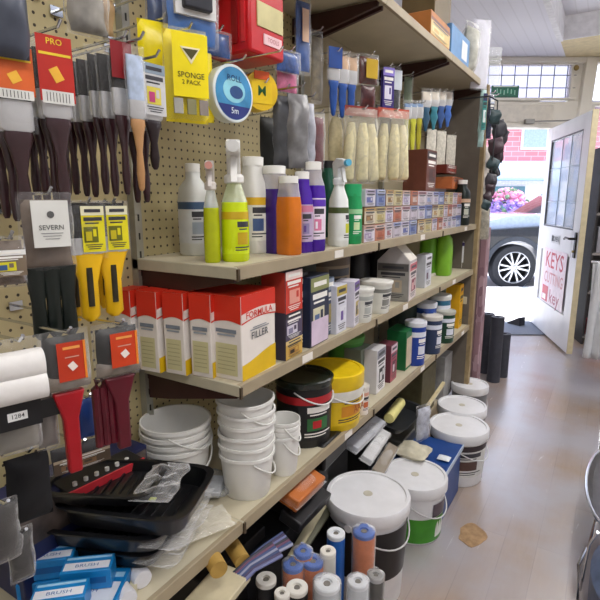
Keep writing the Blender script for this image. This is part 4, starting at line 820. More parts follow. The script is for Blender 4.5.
pd = AX(258, 92, -.93); t = thing('tape_roll', 'yellow taped roll with green figures and orange top right of the blue disc', 'tape', pd, -.42)
mb = MB(); mb.lathe([(.055, -.022), (.055, .022), (.02, .022), (.02, -.022)], M('e0b81a', .35, var=.12), FX, 36); mb.build('roll', t, smooth=30)
mb = MB(); mb.box((.0232, .0, -.006), (.001, .07, .06), M('e8c414', .4)); mb.text('M', .04, M('1c5a2a', .4), T(.0242, 0, -.002) @ FX, .003); mb.box((.0234, -.0, .042), (.002, .05, .022), M('d8581a', .4)); mb.build('label', t); hook(pd.y, pd.z+.02, -.9)
# grey dust bags
for px, py, wp, hp_, c, l in [(283, 88, 26, 82, '4f5054', 'dark grey plastic bag left of the two hanging grey bags'), (298, 86, 28, 84, '807f80', 'mid grey plastic bag hanging in front of the steel post'), (309, 96, 14, 78, 'b8bac4', 'pale grey plastic bag edge just right of the mid grey one')]:
    sealed('dust_bag', l, px, py, -.86 if c != '4f5054' else -.9, wp, hp_, M(c, .3, var=.35, scale=22), th=.05, amp=.016, rz=-.5, wrap=None, group='grey bags on the hook above the purple bottles')
sealed('tool_packet', 'dull maroon packet hanging right of the pale grey bag', 318, 112, -.93, 18, 58, M('6a2c34', .45, var=.4, scale=30), th=.03)
sealed('tool_packet', 'dark packet in the shade left of the grey bags', 268, 112, -1.0, 24, 56, M('23241f', .5, var=.3), th=.03, wrap=None)
sealed('tool_packet', 'tall dim clear-wrapped strip beside the steel post', 317, 30, -.95, 16, 70, M('7a6f58', .45, var=.5, scale=40), th=.02)
# blue-handled brush sets under the high shelf
for i, (px, py) in enumerate([(334, 52), (343, 56), (352, 58)]):
    p = AX(px, py, -.90); hook(p.y, p.z-.002, -.88)
    brush('blue-handled brush set, %s from the left, hanging under the high shelf' % ORD[i], 'blue-handled brush sets under the high shelf', p, M('1c4c9a', .35, var=.2), w_=.05, bl=.05, fl_=.045, hl=.12, bris=M('c9a684', .6, var=.3), rz=-.5, hw=1.0, card=M('1b4590', .4, var=.2) if i == 0 else None, cardh=.07)
sealed('glove_pack', 'blue packet hanging below the blue-handled brushes', 341, 82, -.95, 30, 30, M('1d4a92', .35, var=.3), th=.02, hk=False) if 0 else None
# cream roller sleeves in bags with red header cards
def sleeves(n, c):
    def f(t, w_, h_, k):
        for i in range(n):
            y = (i-(n-1)/2)*w_*.8/n; tl = .07*(i-(n-1)/2)
            MB().loft([(-h_*.97, .012, w_*.2/n*2), (-h_*.93, .022, w_*.46/n), (-h_*.4, .022, w_*.46/n), (-h_*.2, .012, w_*.25/n)], M(c, .85, var=.15, bump=.5, scale=60), T(.01*(i % 2), y, 0) @ RX(tl), n=16).build('roller_sleeve', t, smooth=70)
    return f
for px, py, X, wp, hp_, n, l in [(362, 108, -.85, 40, 74, 3, 'left clear bag of cream roller sleeves with a dark red header card'), (394, 110, -.85, 38, 70, 3, 'right clear bag of cream roller sleeves with a coral red header card')]:
    sealed('roller_pack', l, px, py, X, wp, hp_, None, parts=sleeves(n, 'e2d9b0'), header=M('8a3028' if px < 380 else 'b8503c', .4, var=.3, scale=40), amp=.012, th=.05, rz=-.55, wrap=film('f4f0dc', .2), group='bags of cream roller sleeves')
sealed('roller_pack', 'narrow bag with a cream sleeve beside the steel post', 336, 105, -.95, 18, 60, None, parts=sleeves(1, 'cfc29a'), th=.03, rz=-.4)
sealed('sander_pack', 'glossy dark red blister pack with a gold reflector, above the roller sleeves', 369, 54, -.88, 26, 30, M('5a1c14', .2, var=.4, scale=30), th=.03, rz=-.5, card=(M('e8c24a', .12, .6), 0, .5, .55, .6), parts=lambda t, w_, h_, k: MB().bag(w_*.7, h_*1.0, .02, M('4a1210', .3, var=.5, scale=50), T(0, 0, -h_*1.5) @ FX, amp=.005).build('refill', t) and None)
sealed('tool_packet', 'purple and white card packet right of the gold reflector pack', 387, 66, -.90, 16, 42, M('3a2a7a', .4), th=.015, rz=-.5, wrap=None, card=(PM(['3a2a7a', 'e4e0f0', '8a7ad0'], 30), 0, .5, .9, .9))
sealed('tool_packet', 'black packet with pale blue-white panel beside the purple one', 396, 66, -.90, 14, 46, M('23262c', .4), th=.015, rz=-.5, card=(M('cdd4dc', .4), 0, .3, .8, .4))
sealed('tool_packet', 'dark packet hanging low between the two roller sleeve bags', 384, 100, -.98, 30, 60, M('1e1a1c', .5, var=.3), th=.03, wrap=None)
# far bay
for i, px in enumerate([408, 414, 420]):
    p = AX(px, 104, -.90); hook(p.y, p.z, -.88)
    brush('yellow-green handled brush, %s from the left, with a blue-white top' % ORD[i], 'yellow-green brushes in the far bay', p, M(['8a8a1a', 'c2c23a', 'a8a020'][i], .35, var=.2), w_=.045, bl=.02, fl_=.05, hl=.2, bris=M('6f8fb8', .6), rz=-.5, hw=1.2)
for i, px in enumerate([427, 435, 442, 449]):
    p = AX(px, 92, -.88); hook(p.y, p.z, -.86)
    brush('white-topped brush with a blue middle, %s from the left in the far bay' % ORD[i], 'white and blue brushes in the far bay', p, M(['27506a', '2f7a8a', '2c4f8a', '3f6ab8'][i], .35, var=.3), w_=.06, bl=.045, fl_=.03, hl=.12, bris=M('d8cfc0', .7), rz=-.5, hw=1.5)
for i, (px, py) in enumerate([(432, 128), (442, 130), (452, 134)]):
    sealed('bristle_bundle', ['left pale bristle bundle below the blue brushes', 'middle pale bristle bundle below the blue brushes', 'right drooping pale bristle bundle near the taupe panel'][i], px, py, -.90, 13, 34, M('cfcabc', .7, var=.2, bump=.5, scale=80), th=.02, rz=-.5, wrap=None, inner=.98)
sealed('tool_packet', 'thin green-edged clear packet hanging before the cream back panel', 409, 74, -.95, 12, 30, M('6a7a5a', .4, var=.3), th=.012, rz=-.5)
# goods on the high shelf (z = ZT)
def topbox(name, label, px, X, w_, h_, d_, col, z=ZT, rz=0, lab=None, cat='box'):
    p = ON(px, X, ZT); t = thing(name, label, cat, (p.x-d_/2, p.y, z), rz, 'goods on the high shelf'); MB().box((0, 0, h_/2), (d_, w_, h_), M(col, .5, var=.12)).build('carton', t, bevel=.003)
    if lab: (art(MB(), w_*lab[2], h_*lab[3], COLS[lab[0]], T(d_/2+.001, lab[1]*w_, h_*.5) @ FX, 2) if lab[0] in COLS else MB().box((d_/2+.001, lab[1]*w_, h_*.5), (.001, w_*lab[2], h_*lab[3]), lab[0])).build('label', t)
topbox('wooden_box', 'brown and gold box on the high shelf, nearest', 440, -.77, .30, .12, .2, 'b8743a', lab=(PM(['d8b86a', 'cfa858', '8a4a22', 'e4cc8a'], 20), 0, 1, .6))
topbox('carton', 'light blue box with a white label on the high shelf', 460, -.765, .36, .15, .24, '5f8fc0', lab=(M('dfe2e6', .5), .2, .3, .6))
topbox('carton', 'grey box on top of the brown and gold one, reaching out of sight', 441, -.79, .26, .2, .16, '6a5a3a', z=ZT+.121)
sealed('clear_pack', 'clear pack of cream and green fittings at the end of the high shelf', 472, 22, -.78, 20, 48, M('c8c8bc', .4, var=.4, scale=18), th=.1, rz=-.3, hk=False, amp=.02)
# ================================================================ NEAR BAY, ON THE THIRD SHELF LEVEL: BLUE BOXES, TRAYS
bluec = 'nested blue roller boxes at the bottom left'
def bluebox(label, px, py, z, rz, w_=.125, d_=.06, h_=.045, tilt=0):
    p = AZ(px, py, z+h_); t = thing('blue_box', label, 'box', (p.x, p.y, z), rz, 'blue boxes at the bottom left', rot=(tilt, 0, rz))
    B = M('1580c4', .35, var=.12, scale=20)
    MB().box((0, 0, h_/2), (w_, d_, h_), B).build('carton', t, bevel=.002)
    mb = MB().box((-.0, -.008, h_+.0006), (w_*.9, d_*.42, .001), M('e4e8f0', .4)); mb.box((0, d_*.32, h_+.0006), (w_*.9, d_*.12, .001), M('9fd0ee', .4)); mb.text('BRUSH', .012, M('3a6aa8', .4), T(0, -.008, h_+.0014), .001, 1.3)
    mb.box((0, -d_/2-.0006, h_*.5), (w_*.8, .001, h_*.3), M('0d5c9c', .4)); mb.build('label', t); return t
bluebox('blue box at the back left of the blue boxes', 50, 553, ZC+.047, .75, w_=.10, d_=.05)
bluebox('blue box at the right of the blue boxes, beside the black trays', 88, 563, ZC+.047, .70, w_=.10, d_=.05)
bluebox('frontmost blue box, its label reading along it at the frame bottom', 60, 590, ZC+.047, .75, w_=.10, d_=.05)
bluebox('lower blue box that carries the back left one', 50, 572, ZC, .75, w_=.12)
bluebox('lower blue box that carries the right and front ones', 88, 588, ZC, .55, w_=.14, d_=.12)
for px, py, l, a in [(134, 568, 'white roller sleeve lying under the edge of the black trays', -.3), (118, 588, 'white roller sleeve lowest at the bottom of the frame', -.25)]:
    p = AZ(px, py, ZC+.02); t = thing('roller_sleeve', l, 'roller', (p.x, p.y, ZC+.021), 0, 'white roller sleeves below the trays', rot=(0, 0, a))
    MB().lathe([(.008, 0), (.02, .001), (.021, .006), (.021, .094), (.02, .099), (.008, .1)], M('e6e6ea', .8, bump=.5, var=.05), T(-.05, 0, 0) @ RY(PI/2), 24).build('fleece', t)
p = AZ(98, 575, ZC+.02); tag(MB().box((0, 0, .01), (.13, .05, .02), M('cfc7a8', .5)).box((.03, 0, .0205), (.04, .03, .001), PM(['4a3a28', 'b89a5a', 'cfc7a8'], 40)).build('card_strip', loc=(p.x+.05, p.y-.02, ZC), rot=(0, 0, .75), bevel=.001), 'cream card strip with a brown picture lying beside the blue boxes', 'card')
def tray(label, px, py, z, rz, L=.30, W=.22, D=.055, tilt=(0, 0), grp='black trays in clear film', wrap=True, col='121316'):
    p = AZ(px, py, z); t = thing('paint_tray', label, 'tray', p, rz, grp, rot=(tilt[0], tilt[1], rz)); m = M(col, .28, var=.1, coat=.4)
    def rr(sx, sy, z_): return (z_, sx/2, sy/2)
    mb = MB(); mb.loft([rr(L*.9, W*.86, 0), rr(L*.96, W*.94, D-.004), rr(L*1.04, W*1.04, D-.004), rr(L*1.04, W*1.04, D), rr(L*.94, W*.92, D), rr(L*.88, W*.84, .006)], m, n=40, e=6, cap=(1, 1))
    mb.build('shell', t, smooth=30)
    rb = MB()
    for k in range(9): rb.box((-L*.32+k*L*.08, 0, .0085), (.004, W*.66, .004), m)
    rb.build('ribs', t)
    if wrap: MB().bag(.09, W*1.05, .02, FILM, T(L*.52, 0, D*.7), amp=.02, fr=30, nx=14, ny=20, seed=px).build('wrapper', t, smooth=70)
    return t
tray('lowest black paint tray in clear film, jutting out to the left', 118, 535, ZC+.045, .35, D=.045, tilt=(0, .0))
tray('middle black paint tray of the filmed pile', 118, 522, ZC+.096, .42, D=.045)
tray('top black paint tray with a yellow-green ticket inside', 140, 505, ZC+.145, .38, D=.05, wrap=False)
p = AZ(150, 500, ZC+.155); tag(MB().box((0, 0, .003), (.028, .012, .002), M('cddc4a', .5)).build('ticket', loc=p, rot=(0, 0, .4)), 'small yellow-green ticket lying in the top black tray', 'ticket')
tray('black tray leaning at the back of the pile in clear film', 108, 488, ZC+.2, .5, L=.24, W=.15, D=.03)
p = AZ(82, 500, ZC+.16)
def longbox(name, label, px, py, z, rz, L, W, D, col, front, cat='box', support=True):
    p = AZ(px, py, z); t = thing(name, label, cat, p, rz); MB().box((0, 0, D/2), (L, W, D), M(col, .4, var=.15)).build('carton', t, bevel=.003)
    MB().box((0, -W/2-.0008, D/2), (L*.96, .001, D*.8), front).box((0, 0, D+.0008), (L*.96, W*.9, .001), front).build('label', t); return t
p = ON(88, -1.02, ZC); t = thing('picture_box', 'navy box with a dim photograph strip standing against the pegboard', 'box', p+Vector((0, -.02, 0)), 0)
MB().box((0, 0, .11), (.12, .34, .22), M('1b2350', .4, var=.2)).build('carton', t, bevel=.003); MB().box((.0608, 0, .17), (.001, .33, .08), M('5a4f4a', .4, var=.6, scale=14)).box((.0608, 0, .08), (.001, .3, .03), M('2a3a86', .4)).build('label', t)
p = AZ(92, 482, ZC+.225); t = thing('brush_rack_card', 'red-edged dark pack with a row of white pegs lying on the tray pile', 'packet', Vector((-.955, .66, ZC+.2)), -.1)
mb = MB().box((0, 0, .012), (.07, .19, .024), M('1a1a20', .4)); mb.build('card', t, bevel=.002); MB().box((.038, 0, .014), (.005, .19, .02), M('c8323c', .35)).build('edge', t)
for k in range(6): MB().cyl((.02, -.07+.026*k, .024), (.02, -.07+.026*k, .032), .005, M('dcdcd8', .4), n=10).build('peg', t)
p = AZ(196, 492, ZC); t = thing('film_roll', 'crumpled clear film pack lying between the trays and the tall bucket stack', 'packet', (p.x, p.y, ZC+.03), .5)
MB().bag(.2, .13, .05, FILMG, T(0, 0, 0), amp=.02, fr=34, nx=22, ny=16, seed=3).build('wrapper', t, smooth=70); MB().box((0, 0, -.01), (.16, .09, .02), M('b9bcc0', .4, var=.2)).build('contents', t, bevel=.003)
p = AZ(180, 545, ZC); t = thing('film_wrap', 'crinkled clear wrapping spilling over the shelf edge beside the trays', 'packet', (p.x-.02, p.y, ZC+.02), 1.15)
MB().bag(.3, .1, .03, film('f4efe0', .3), amp=.02, fr=40, nx=30, ny=12, seed=8).build('wrapper', t, smooth=70)

# ================================================================ FLOOR: TUBS
FT = 'white-lidded tubs on the floor'
def tub(label, px, py, z, wpx, body, labm=None, taper=.86, hand=True, base=None):
    c = AZ(px, py, z); r = wpx*K(c)/2; t = thing('paint_tub', label, 'tub', (c.x, c.y, 0), -.3, FT); W = M('e4e4e6', .35, var=.05)
    MB().loft([(0.002, r*taper*.97, r*taper*.97), (.012, r*taper, r*taper), (z-.03, r*.94, r*.94)], W if labm is None or base else body, n=44).build('body', t)
    if labm in COLS:
        l = MB(); wrapart(l, lambda a, z_, of: (*sup(r*(taper+(.94-taper)*z_/z), r*(taper+(.94-taper)*z_/z), 2)(a, of+.004), z_), z*.2, z*.82, COLS[labm], px, c=-.6); l.build('label', t)
    elif labm: MB().loft([(z*.33, r*(taper+.035)*1.01, r*(taper+.035)*1.01), (z*.82, r*.94*1.01, r*.94*1.01)], labm, n=44, cap=(0, 0)).build('label', t)
    lid = MB().loft([(z-.05, r*.985, r*.985), (z-.045, r, r), (z-.008, r, r), (z, r*.975, r*.975), (z, r*.9, r*.9), (z-.006, r*.885, r*.885)], W, n=52); lid.loft([(z-.0058, .018, .018), (z-.004, .017, .017)], M('c8c2b0', .5), n=16); lid.build('lid', t, smooth=30)
    if hand:
        MB().tube([(r*1.0*math.cos(a), r*1.0*math.sin(a), z-.06-.09*math.sin(PI*q/18)) for q, a in enumerate([-1.3+2.9*qq/18 for qq in range(19)])], .003, M('c8c8c8', .4)).build('handle', t)
        for a in (-1.3, 1.6): MB().cyl((r*.94*math.cos(a), r*.94*math.sin(a), z-.06), (r*1.02*math.cos(a), r*1.02*math.sin(a), z-.06), .014, W).build('handle_boss', t)
    return t
tub('large tub with white lid and black label, nearest on the aisle floor', 368, 492, .41, 84, M('d8d8da', .4), M('1a181c', .4, var=.2), base=1)
tub('white-lidded tub with a green lower label, second along the aisle', 415, 473, .28, 64, M('d8d8da', .4), PM(['dcdcd8', '4a9a2a', 'dcdcd8'], 4) if 0 else None)
g_ = C.objects; t2 = [o for o in g_ if o.get('label', '').startswith('white-lidded tub with a green')][0]
c = AZ(415, 473, .28); r = 64*K(c)/2
MB().loft([(.012, r*.872, r*.872), (.13, r*.906, r*.906)], M('3f8f1f', .4, var=.15), n=44, cap=(0, 0)).build('label', t2)
MB().arc(r*.915, r*.945, .135, .2, -.3, .5, M('5a4f5a', .4, var=.3), n=10).arc(r*.88, r*.9, .03, .12, -.1, .5, M('e4e8e0', .4), n=10).build('sticker', t2)
tub('white-lidded tub beyond the blue crate, third along the aisle', 459, 424, .30, 58, M('d8d8da', .4), PM(['dcdcd8', '5a4038', '3a3034', 'dcdcd8'], 12), base=1)
tub('white-lidded tub fourth along the aisle, beside the dark rolls', 462, 404, .31, 48, M('cfcfd0', .4), M('8f8f90', .4, var=.1), base=1)
tub('grey-sided tub with white lid, furthest of the tubs', 470, 383, .24, 36, M('8f9090', .4), M('77787a', .4, var=.1), base=1)
# blue crate
p = AZ(430, 452, .27); t = thing('blue_crate', 'deep blue lidded crate between the green-labelled tub and the ones beyond', 'crate', (p.x-.02, p.y+.02, 0), 0); bm = M('0f3f84', .4, var=.1)
MB().box((0, 0, .12), (.26, .31, .24), bm).build('body', t, bevel=.006); MB().box((0, 0, .25), (.275, .325, .02), bm).build('lid', t, bevel=.004); MB().box((.1385, 0, .25), (.004, .325, .024), M('b8c8dc', .4)).build('rim', t)
q = AZ(413, 450, .30); tag(MB().bag(.16, .14, .07, M('cfc8b0', .6, var=.25), T(0, 0, .035), amp=.02, seed=4).build('paper_bag', loc=(q.x, q.y, .262)), 'crumpled cream paper bag lying on the blue crate', 'bag')
q = AZ(444, 458, .27); tag(MB().bag(.06, .05, .016, M('e0e6e8', .5), T(0, 0, .008), amp=.006, seed=2).build('paper_scrap', loc=(q.x, q.y, .262)), 'small white scrap lying on the lid of the blue crate', 'paper')

# ================================================================ GOODS ON THE LOW SHELF (z = ZD), UNDER THE THIRD SHELF
LG = 'goods crammed on the low shelf'
def slab(name, label, px, py, X, d, col, rz=0, tx=0, ty=0, mat=None, cat='packet', film_=False):
    p = AX(px, py, X); t = thing(name, label, cat, p, 0, LG, rot=(tx, ty, rz))
    MB().box((0, 0, 0), d, mat or M(col, .4, var=.15)).build('block', t, bevel=min(d)*.12)
    if film_: MB().bag(d[0]*1.15, d[1]*1.1, d[2]*1.25, FILM, T(0, 0, 0), amp=.006, seed=px, nx=10, ny=18).build('wrapper', t, smooth=70)
    return p.z-d[2]/2
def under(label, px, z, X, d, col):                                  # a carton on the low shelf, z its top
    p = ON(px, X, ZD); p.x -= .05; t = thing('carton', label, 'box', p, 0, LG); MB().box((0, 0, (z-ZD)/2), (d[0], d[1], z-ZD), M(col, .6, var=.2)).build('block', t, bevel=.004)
z = slab('roller_frame_pack', 'long silver-grey pack slanting out under the third shelf, left of the roller tray', 366, 434, -.82, (.06, .30, .035), 'b4b6bc', 0, .0, .35, film_=True)
slab('roller_frame_pack', 'long white pack lying just below the silver-grey one', 376, 446, -.78, (.05, .28, .03), 'c8c8c8', .1, .0, .35, film_=True)
slab('roller_frame_pack', 'long taupe and white pack lowest of the slanting packs', 385, 460, -.74, (.05, .26, .03), '8d8272', .12, .0, .35, film_=True)
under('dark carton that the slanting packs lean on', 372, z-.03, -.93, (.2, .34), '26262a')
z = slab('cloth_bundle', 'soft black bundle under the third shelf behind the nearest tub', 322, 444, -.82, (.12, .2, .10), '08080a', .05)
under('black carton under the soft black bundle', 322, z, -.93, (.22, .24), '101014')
z = slab('sponge_block', 'orange-brown sponge block with a dark backing under the shelf edge', 302, 488, -.76, (.075, .17, .045), 'b9682c', -.0, .0, .3, film_=True)
slab('tool_packet', 'black pack beneath the orange-brown sponge block', 306, 506, -.76, (.08, .2, .04), '1d1d20', -.0, .0, .3)
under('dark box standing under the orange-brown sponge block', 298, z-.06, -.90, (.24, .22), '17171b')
slab('sanding_board', 'long greenish-beige sanding board leaning behind the foam rollers', 308, 530, -.78, (.03, .26, .012), 'a89f80', .15, .15, .3, cat='board')
slab('sanding_board', 'grey-green board lying beside the beige sanding board', 318, 523, -.80, (.04, .26, .02), '6a6a58', .1, .1, .3, cat='board')
z = slab('shelf_carton', 'grey-brown box that carries the dark tray on the low shelf', 396, 430, -.86, (.2, .34, .06), '4b4a44', cat='box')
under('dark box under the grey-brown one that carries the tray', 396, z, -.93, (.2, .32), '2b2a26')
p = AX(391, 408, -.85); t = thing('paint_tray', 'dark open tray on the low shelf holding a cream roller sleeve', 'tray', p+Vector((0, 0, -.05)), 0, LG, rot=(0, .15, .0)); m = M('1e2124', .35, var=.15)
L_, W_, D_ = .34, .24, .04; MB().loft([(0, W_*.42, L_*.43), (D_-.004, W_*.47, L_*.48), (D_-.004, W_*.52, L_*.52), (D_, W_*.52, L_*.52), (D_, W_*.47, L_*.47), (.006, W_*.41, L_*.42)], m, n=40, e=6).build('shell', t, smooth=30)
p = AX(395, 410, -.81); t = thing('roller_sleeve', 'cream-yellow roller sleeve lying in the dark tray under the third shelf', 'roller', p, 0, None, rot=(0, .1, .1))
MB().lathe([(.01, -.11), (.024, -.108), (.026, -.1), (.026, .1), (.024, .108), (.01, .11)], M('ddd58c', .85, var=.1, bump=.5), RX(PI/2), 24).build('fleece', t)
for i, (px, X, z, l) in enumerate([(236, -.74, .56, 'yellow-brown cardboard tube, upper of the two beside the buckets'), (222, -.72, .53, 'yellow-brown cardboard tube, lower of the two beside the buckets')]):
    p = AX((243, 219)[i], (562, 570)[i], X); t = thing('cardboard_tube', l, 'tube', p, 0, 'cardboard tubes under the shelf edge', rot=(0, 0, -.5))
    MB().lathe([(.022, 0), (.022, .16), (.012, .16), (.012, .01)], M('b8944a', .7, var=.15), RY(-PI/2), 24, (1, 1)).build('tube', t, smooth=30)
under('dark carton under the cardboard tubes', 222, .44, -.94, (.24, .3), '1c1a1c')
for i, (px, py, X, c_, l) in enumerate([(264, 556, -.72, '3a3f6a', 'blue and purple striped bundle of brushes below the shelf edge'), (252, 568, -.71, '5a5a8a', 'grey-violet striped bundle lying over the blue one')]):
    p = AX(px, py, X); t = thing('brush_bundle', l, 'brush', p, 0, 'striped bundles below the shelf edge', rot=(.35, .2, -.35))
    for k in range(7): MB().tube([(-.02+.007*k, -.08, 0), (-.02+.006*k, 0, .010), (-.02+.008*k, .08, .0)], .0045, M(['2a3a6a', '3c2f5a', '6a70a0', '1a1c34', '6a3a5a', '2f4478', '9094b0'][(k+i*3) % 7], .4), 8).build('strand', t)
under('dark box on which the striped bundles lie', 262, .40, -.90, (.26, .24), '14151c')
slab('shelf_board', 'pale board lying at the very bottom of the frame under the tubes', 205, 606, -.74, (.1, .26, .02), 'cfc4a4', .1, cat='board')
# far part of the low shelf
sealed('film_bag', 'clear bag of white packets hanging at the edge of the low shelf', 424, 404, -.70, 20, 40, M('b9bcc8', .4, var=.35, scale=40), th=.04, rz=-.4, hk=False, amp=.02)
slab('wooden_batten', 'cream wooden batten slanting up beside the clear bag', 436, 394, -.74, (.018, .3, .018), 'cdbf96', .0, .12, 0, cat='batten')
under('grey and beige carton at the far end of the low shelf', 451, .42, -.90, (.2, .2), '8a8478')
under('pale grey packet pile near the far end of the low shelf', 440, .46, -.90, (.2, .2), 'a3a3a2')
under('olive dim carton in the middle of the low shelf', 420, .46, -.93, (.2, .28), '6a6448')
under('brown narrow carton last on the low shelf by the upright', 459, .5, -.88, (.14, .12), '8a5a44')

# ================================================================ FOREGROUND ROLLERS ON THE FLOOR BESIDE THE NEAREST TUB
FG = 'rollers and tubes standing at the frame bottom'
def roll(name, label, px, py, z, r, L, body, capm, cat='roller', hole=True, tilt=(0, 0), wrap=False, band=None, top=None):
    c = AZ(px, py, z); L = z-.002; t = thing(name, label, cat, (c.x, c.y, .002), 0, FG)
    MB().lathe([(r*.98, 0), (r, .004), (r, L-.012)], body, n=28).build('body', t)
    mb = MB().lathe([(r*1.01, L-.014), (r*1.01, L-.003), (r*.93, L), (r*.42, L), (r*.4, L-.006)], capm, n=28); mb.lathe([(r*.28, L-.005), (r*.26, L-.003)], M('77736a', .4), n=14); mb.build('cap', t, smooth=30)
    if band: MB().arc(r*1.01, r*1.01, L*.5, L*.8, -PI, PI, band, n=28).build('band', t)
    if wrap: MB().loft([(L*.5, r*1.08, r*1.08), (L*.8, r*1.1, r*1.06), (L*1.0, r*1.12, r*1.08), (L*1.02, r*.5, r*.6), (L*1.05, r*.3, r*.2)], FILM, n=20).build('wrapper', t, smooth=70)
    return t
wc = M('e8e4da', .5, var=.05)
roll('roller_tube', 'black tube with cream cap at the left of the foreground rollers', 266, 578, .42, .030, .2, M('1a1a1d', .5), wc)
roll('roller_tube', 'black tube with cream cap right of the first, lower in the frame', 297, 586, .42, .031, .2, M('1c1a1a', .5), wc)
orf = M('cf7a4e', .9, var=.12, bump=.4, scale=60); blp = M('4f6fb8', .5, var=.2)
roll('foam_roller', 'orange foam roller with a blue core, left of the three in film', 293, 563, .44, .031, .18, orf, blp, wrap=True, tilt=(.1, -.15))
roll('foam_roller', 'orange foam roller with a blue core, middle of the three in film', 313, 560, .44, .031, .18, orf, blp, wrap=True, tilt=(0, .05))
roll('foam_roller', 'orange foam roller with a blue core, just behind the other two', 303, 550, .46, .028, .18, orf, blp, wrap=True)
roll('foam_roller', 'tall orange foam roller in film leaning against the nearest tub', 364, 530, .46, .035, .22, orf, blp, wrap=True)
roll('roller_tube', 'white tube with grey-printed cap behind the foam rollers', 328, 550, .46, .024, .24, M('dedbd2', .5), wc)
roll('adhesive_tube', 'blue tube with white screw cap standing beside the nearest tub', 336, 532, .46, .029, .24, M('1d62b8', .35, var=.1), M('e0e4e8', .4), cat='tube')
gl = M('cfd4d8', .25, .1, var=.1)
roll('foil_roll', 'foil-topped pale roll in the foreground centre', 327, 582, .44, .037, .2, gl, M('dfe2e4', .3), wrap=True)
roll('foil_roll', 'foil-topped pale roll right of the centre one', 358, 580, .44, .03, .2, gl, M('d8dade', .3), wrap=True)
roll('foil_roll', 'silver-rimmed dark roll at the right end of the foreground row', 376, 574, .42, .024, .2, M('4a463f', .4, var=.4), M('c0c0c0', .3, .6), wrap=True)
roll('roller_tube', 'white tube lying low between the black tubes', 282, 592, .42, .022, .18, M('cfcac2', .5), wc)
# ================================================================ BEYOND THE SHELVING, BY THE DOORWAY
# standing rolls and boards
def lrot(x, y, h, r, m, name, label, cat='roll', box_=None, lean=0):
    t = thing(name, label, cat, (x, y, 0), 0, 'rolls and boards standing by the shelf end', rot=(0, lean, 0))
    if box_: MB().box((0, 0, h/2), (box_[0], box_[1], h), m).build('board', t, bevel=.004)
    else: MB().lathe([(r, 0), (r, h), (r*.35, h), (r*.35, h-.05)], m, n=28).build('roll', t, smooth=30)
    return t
pA = AZ(478, 392, 0); pB = AZ(487, 388, 0)
wood = PM(['4a2c30', '5c3a3c', '3c2428', '6a4a4a'], 9, .5, (3, 3, .15))
lrot(-.80, 3.62, 1.30, 0, wood, 'flooring_pack', 'tall dark wood-grain board pack just past the shelf upright', 'board', (.07, .12))
lrot(-.775, 3.80, 1.30, 0, PM(['9a7a80', 'b89aa0', '8a6a74', 'a88a92'], 9, .5, (3, 3, .5)), 'flooring_pack', 'tall mauve printed board pack with the dark one beside it', 'board', (.07, .12))
for px, py, hp_, l in [(493, 381, 66, 'dark grey standing roll right of the mauve board pack'), (501, 376, 44, 'shorter dark grey standing roll nearest the doorway'), (484, 372, 60, 'dark roll standing behind the other two grey rolls')]:
    p = AZ(px, py, 0); lrot(p.x, p.y, hp_*K(p), .052, M('3a3c46', .6, var=.2), 'floor_vinyl_roll', l)
# floor-to-high carousel of hanging packets
t = thing('display_stand', 'white wire display stand hung with packets beyond the shelving', 'stand', (-.86, 3.72, 0), 0)
MB().cyl((0, 0, 0), (0, 0, 2.45), .014, M('dcdcdc', .4, .3)).build('pole', t); MB().lathe([(.12, 0), (.12, .02), (.02, .03)], M('c8c8c8', .4, .3)).build('base', t)
for z in (1.45, 1.7, 1.95, 2.2, 2.42): MB().tube([(0, 0, z), (.1, .0, z), (.12, -.06, z)], .004, chrome).tube([(0, 0, z), (.1, .1, z), (.12, .06, z)], .004, chrome).build('arm', t)
def hangp(label, px, py, X, wp, hp_, mat, card=None, name='hanging_packet', wrap=True, th=.03):
    p = AX(px, py, X); k = K(p); w_, h_ = wp*k*1.1, hp_*k; t = thing(name, label, 'packet', p, -.8, 'packets hung on the white display stand')
    MB().bag(w_*.95, h_*.95, th, mat, T(0, 0, -h_/2) @ FX, amp=.01, seed=px+py*.1).build('contents', t, smooth=70)
    if card: art(MB(), w_*.7, h_*.6, COLS[card], T(th/2+.008, 0, -h_*.4) @ FX, 3).build('card', t)
    if wrap: MB().bag(w_, h_, th+.015, FILM, T(0, 0, -h_/2) @ FX, amp=.01, seed=py).build('wrapper', t, smooth=70)
hangp('large white and clear packet at the top of the display stand', 483, 18, -.76, 18, 68, M('dcdce6', .5, var=.1))
hangp('clear packet with faint outlines high beside the large white one', 496, 46, -.70, 13, 38, film('e8ecec', .2), wrap=False)
hangp('teal and white packet below the high shelf end', 484, 88, -.74, 6, 58, M('a8ccc8', .4, var=.3), PM(['3a8f88', 'e8efee', '2a2f5a'], 16))
hangp('narrow navy packet beside the teal one', 491, 94, -.72, 6, 44, M('20264a', .4, var=.2), PM(['20264a', '20264a', 'c8d0e0'], 20))
hangp('pale mint packet hanging at the middle of the display stand', 487, 146, -.74, 10, 42, M('d4cec8', .4, var=.3))
hangp('white crumpled packet low on the display stand', 487, 184, -.74, 10, 34, M('c8c8c0', .5, var=.35, scale=30), None)
hangp('grey and brown packet lowest on the display stand', 485, 208, -.73, 12, 32, M('9a9482', .5, var=.5, scale=30), None)
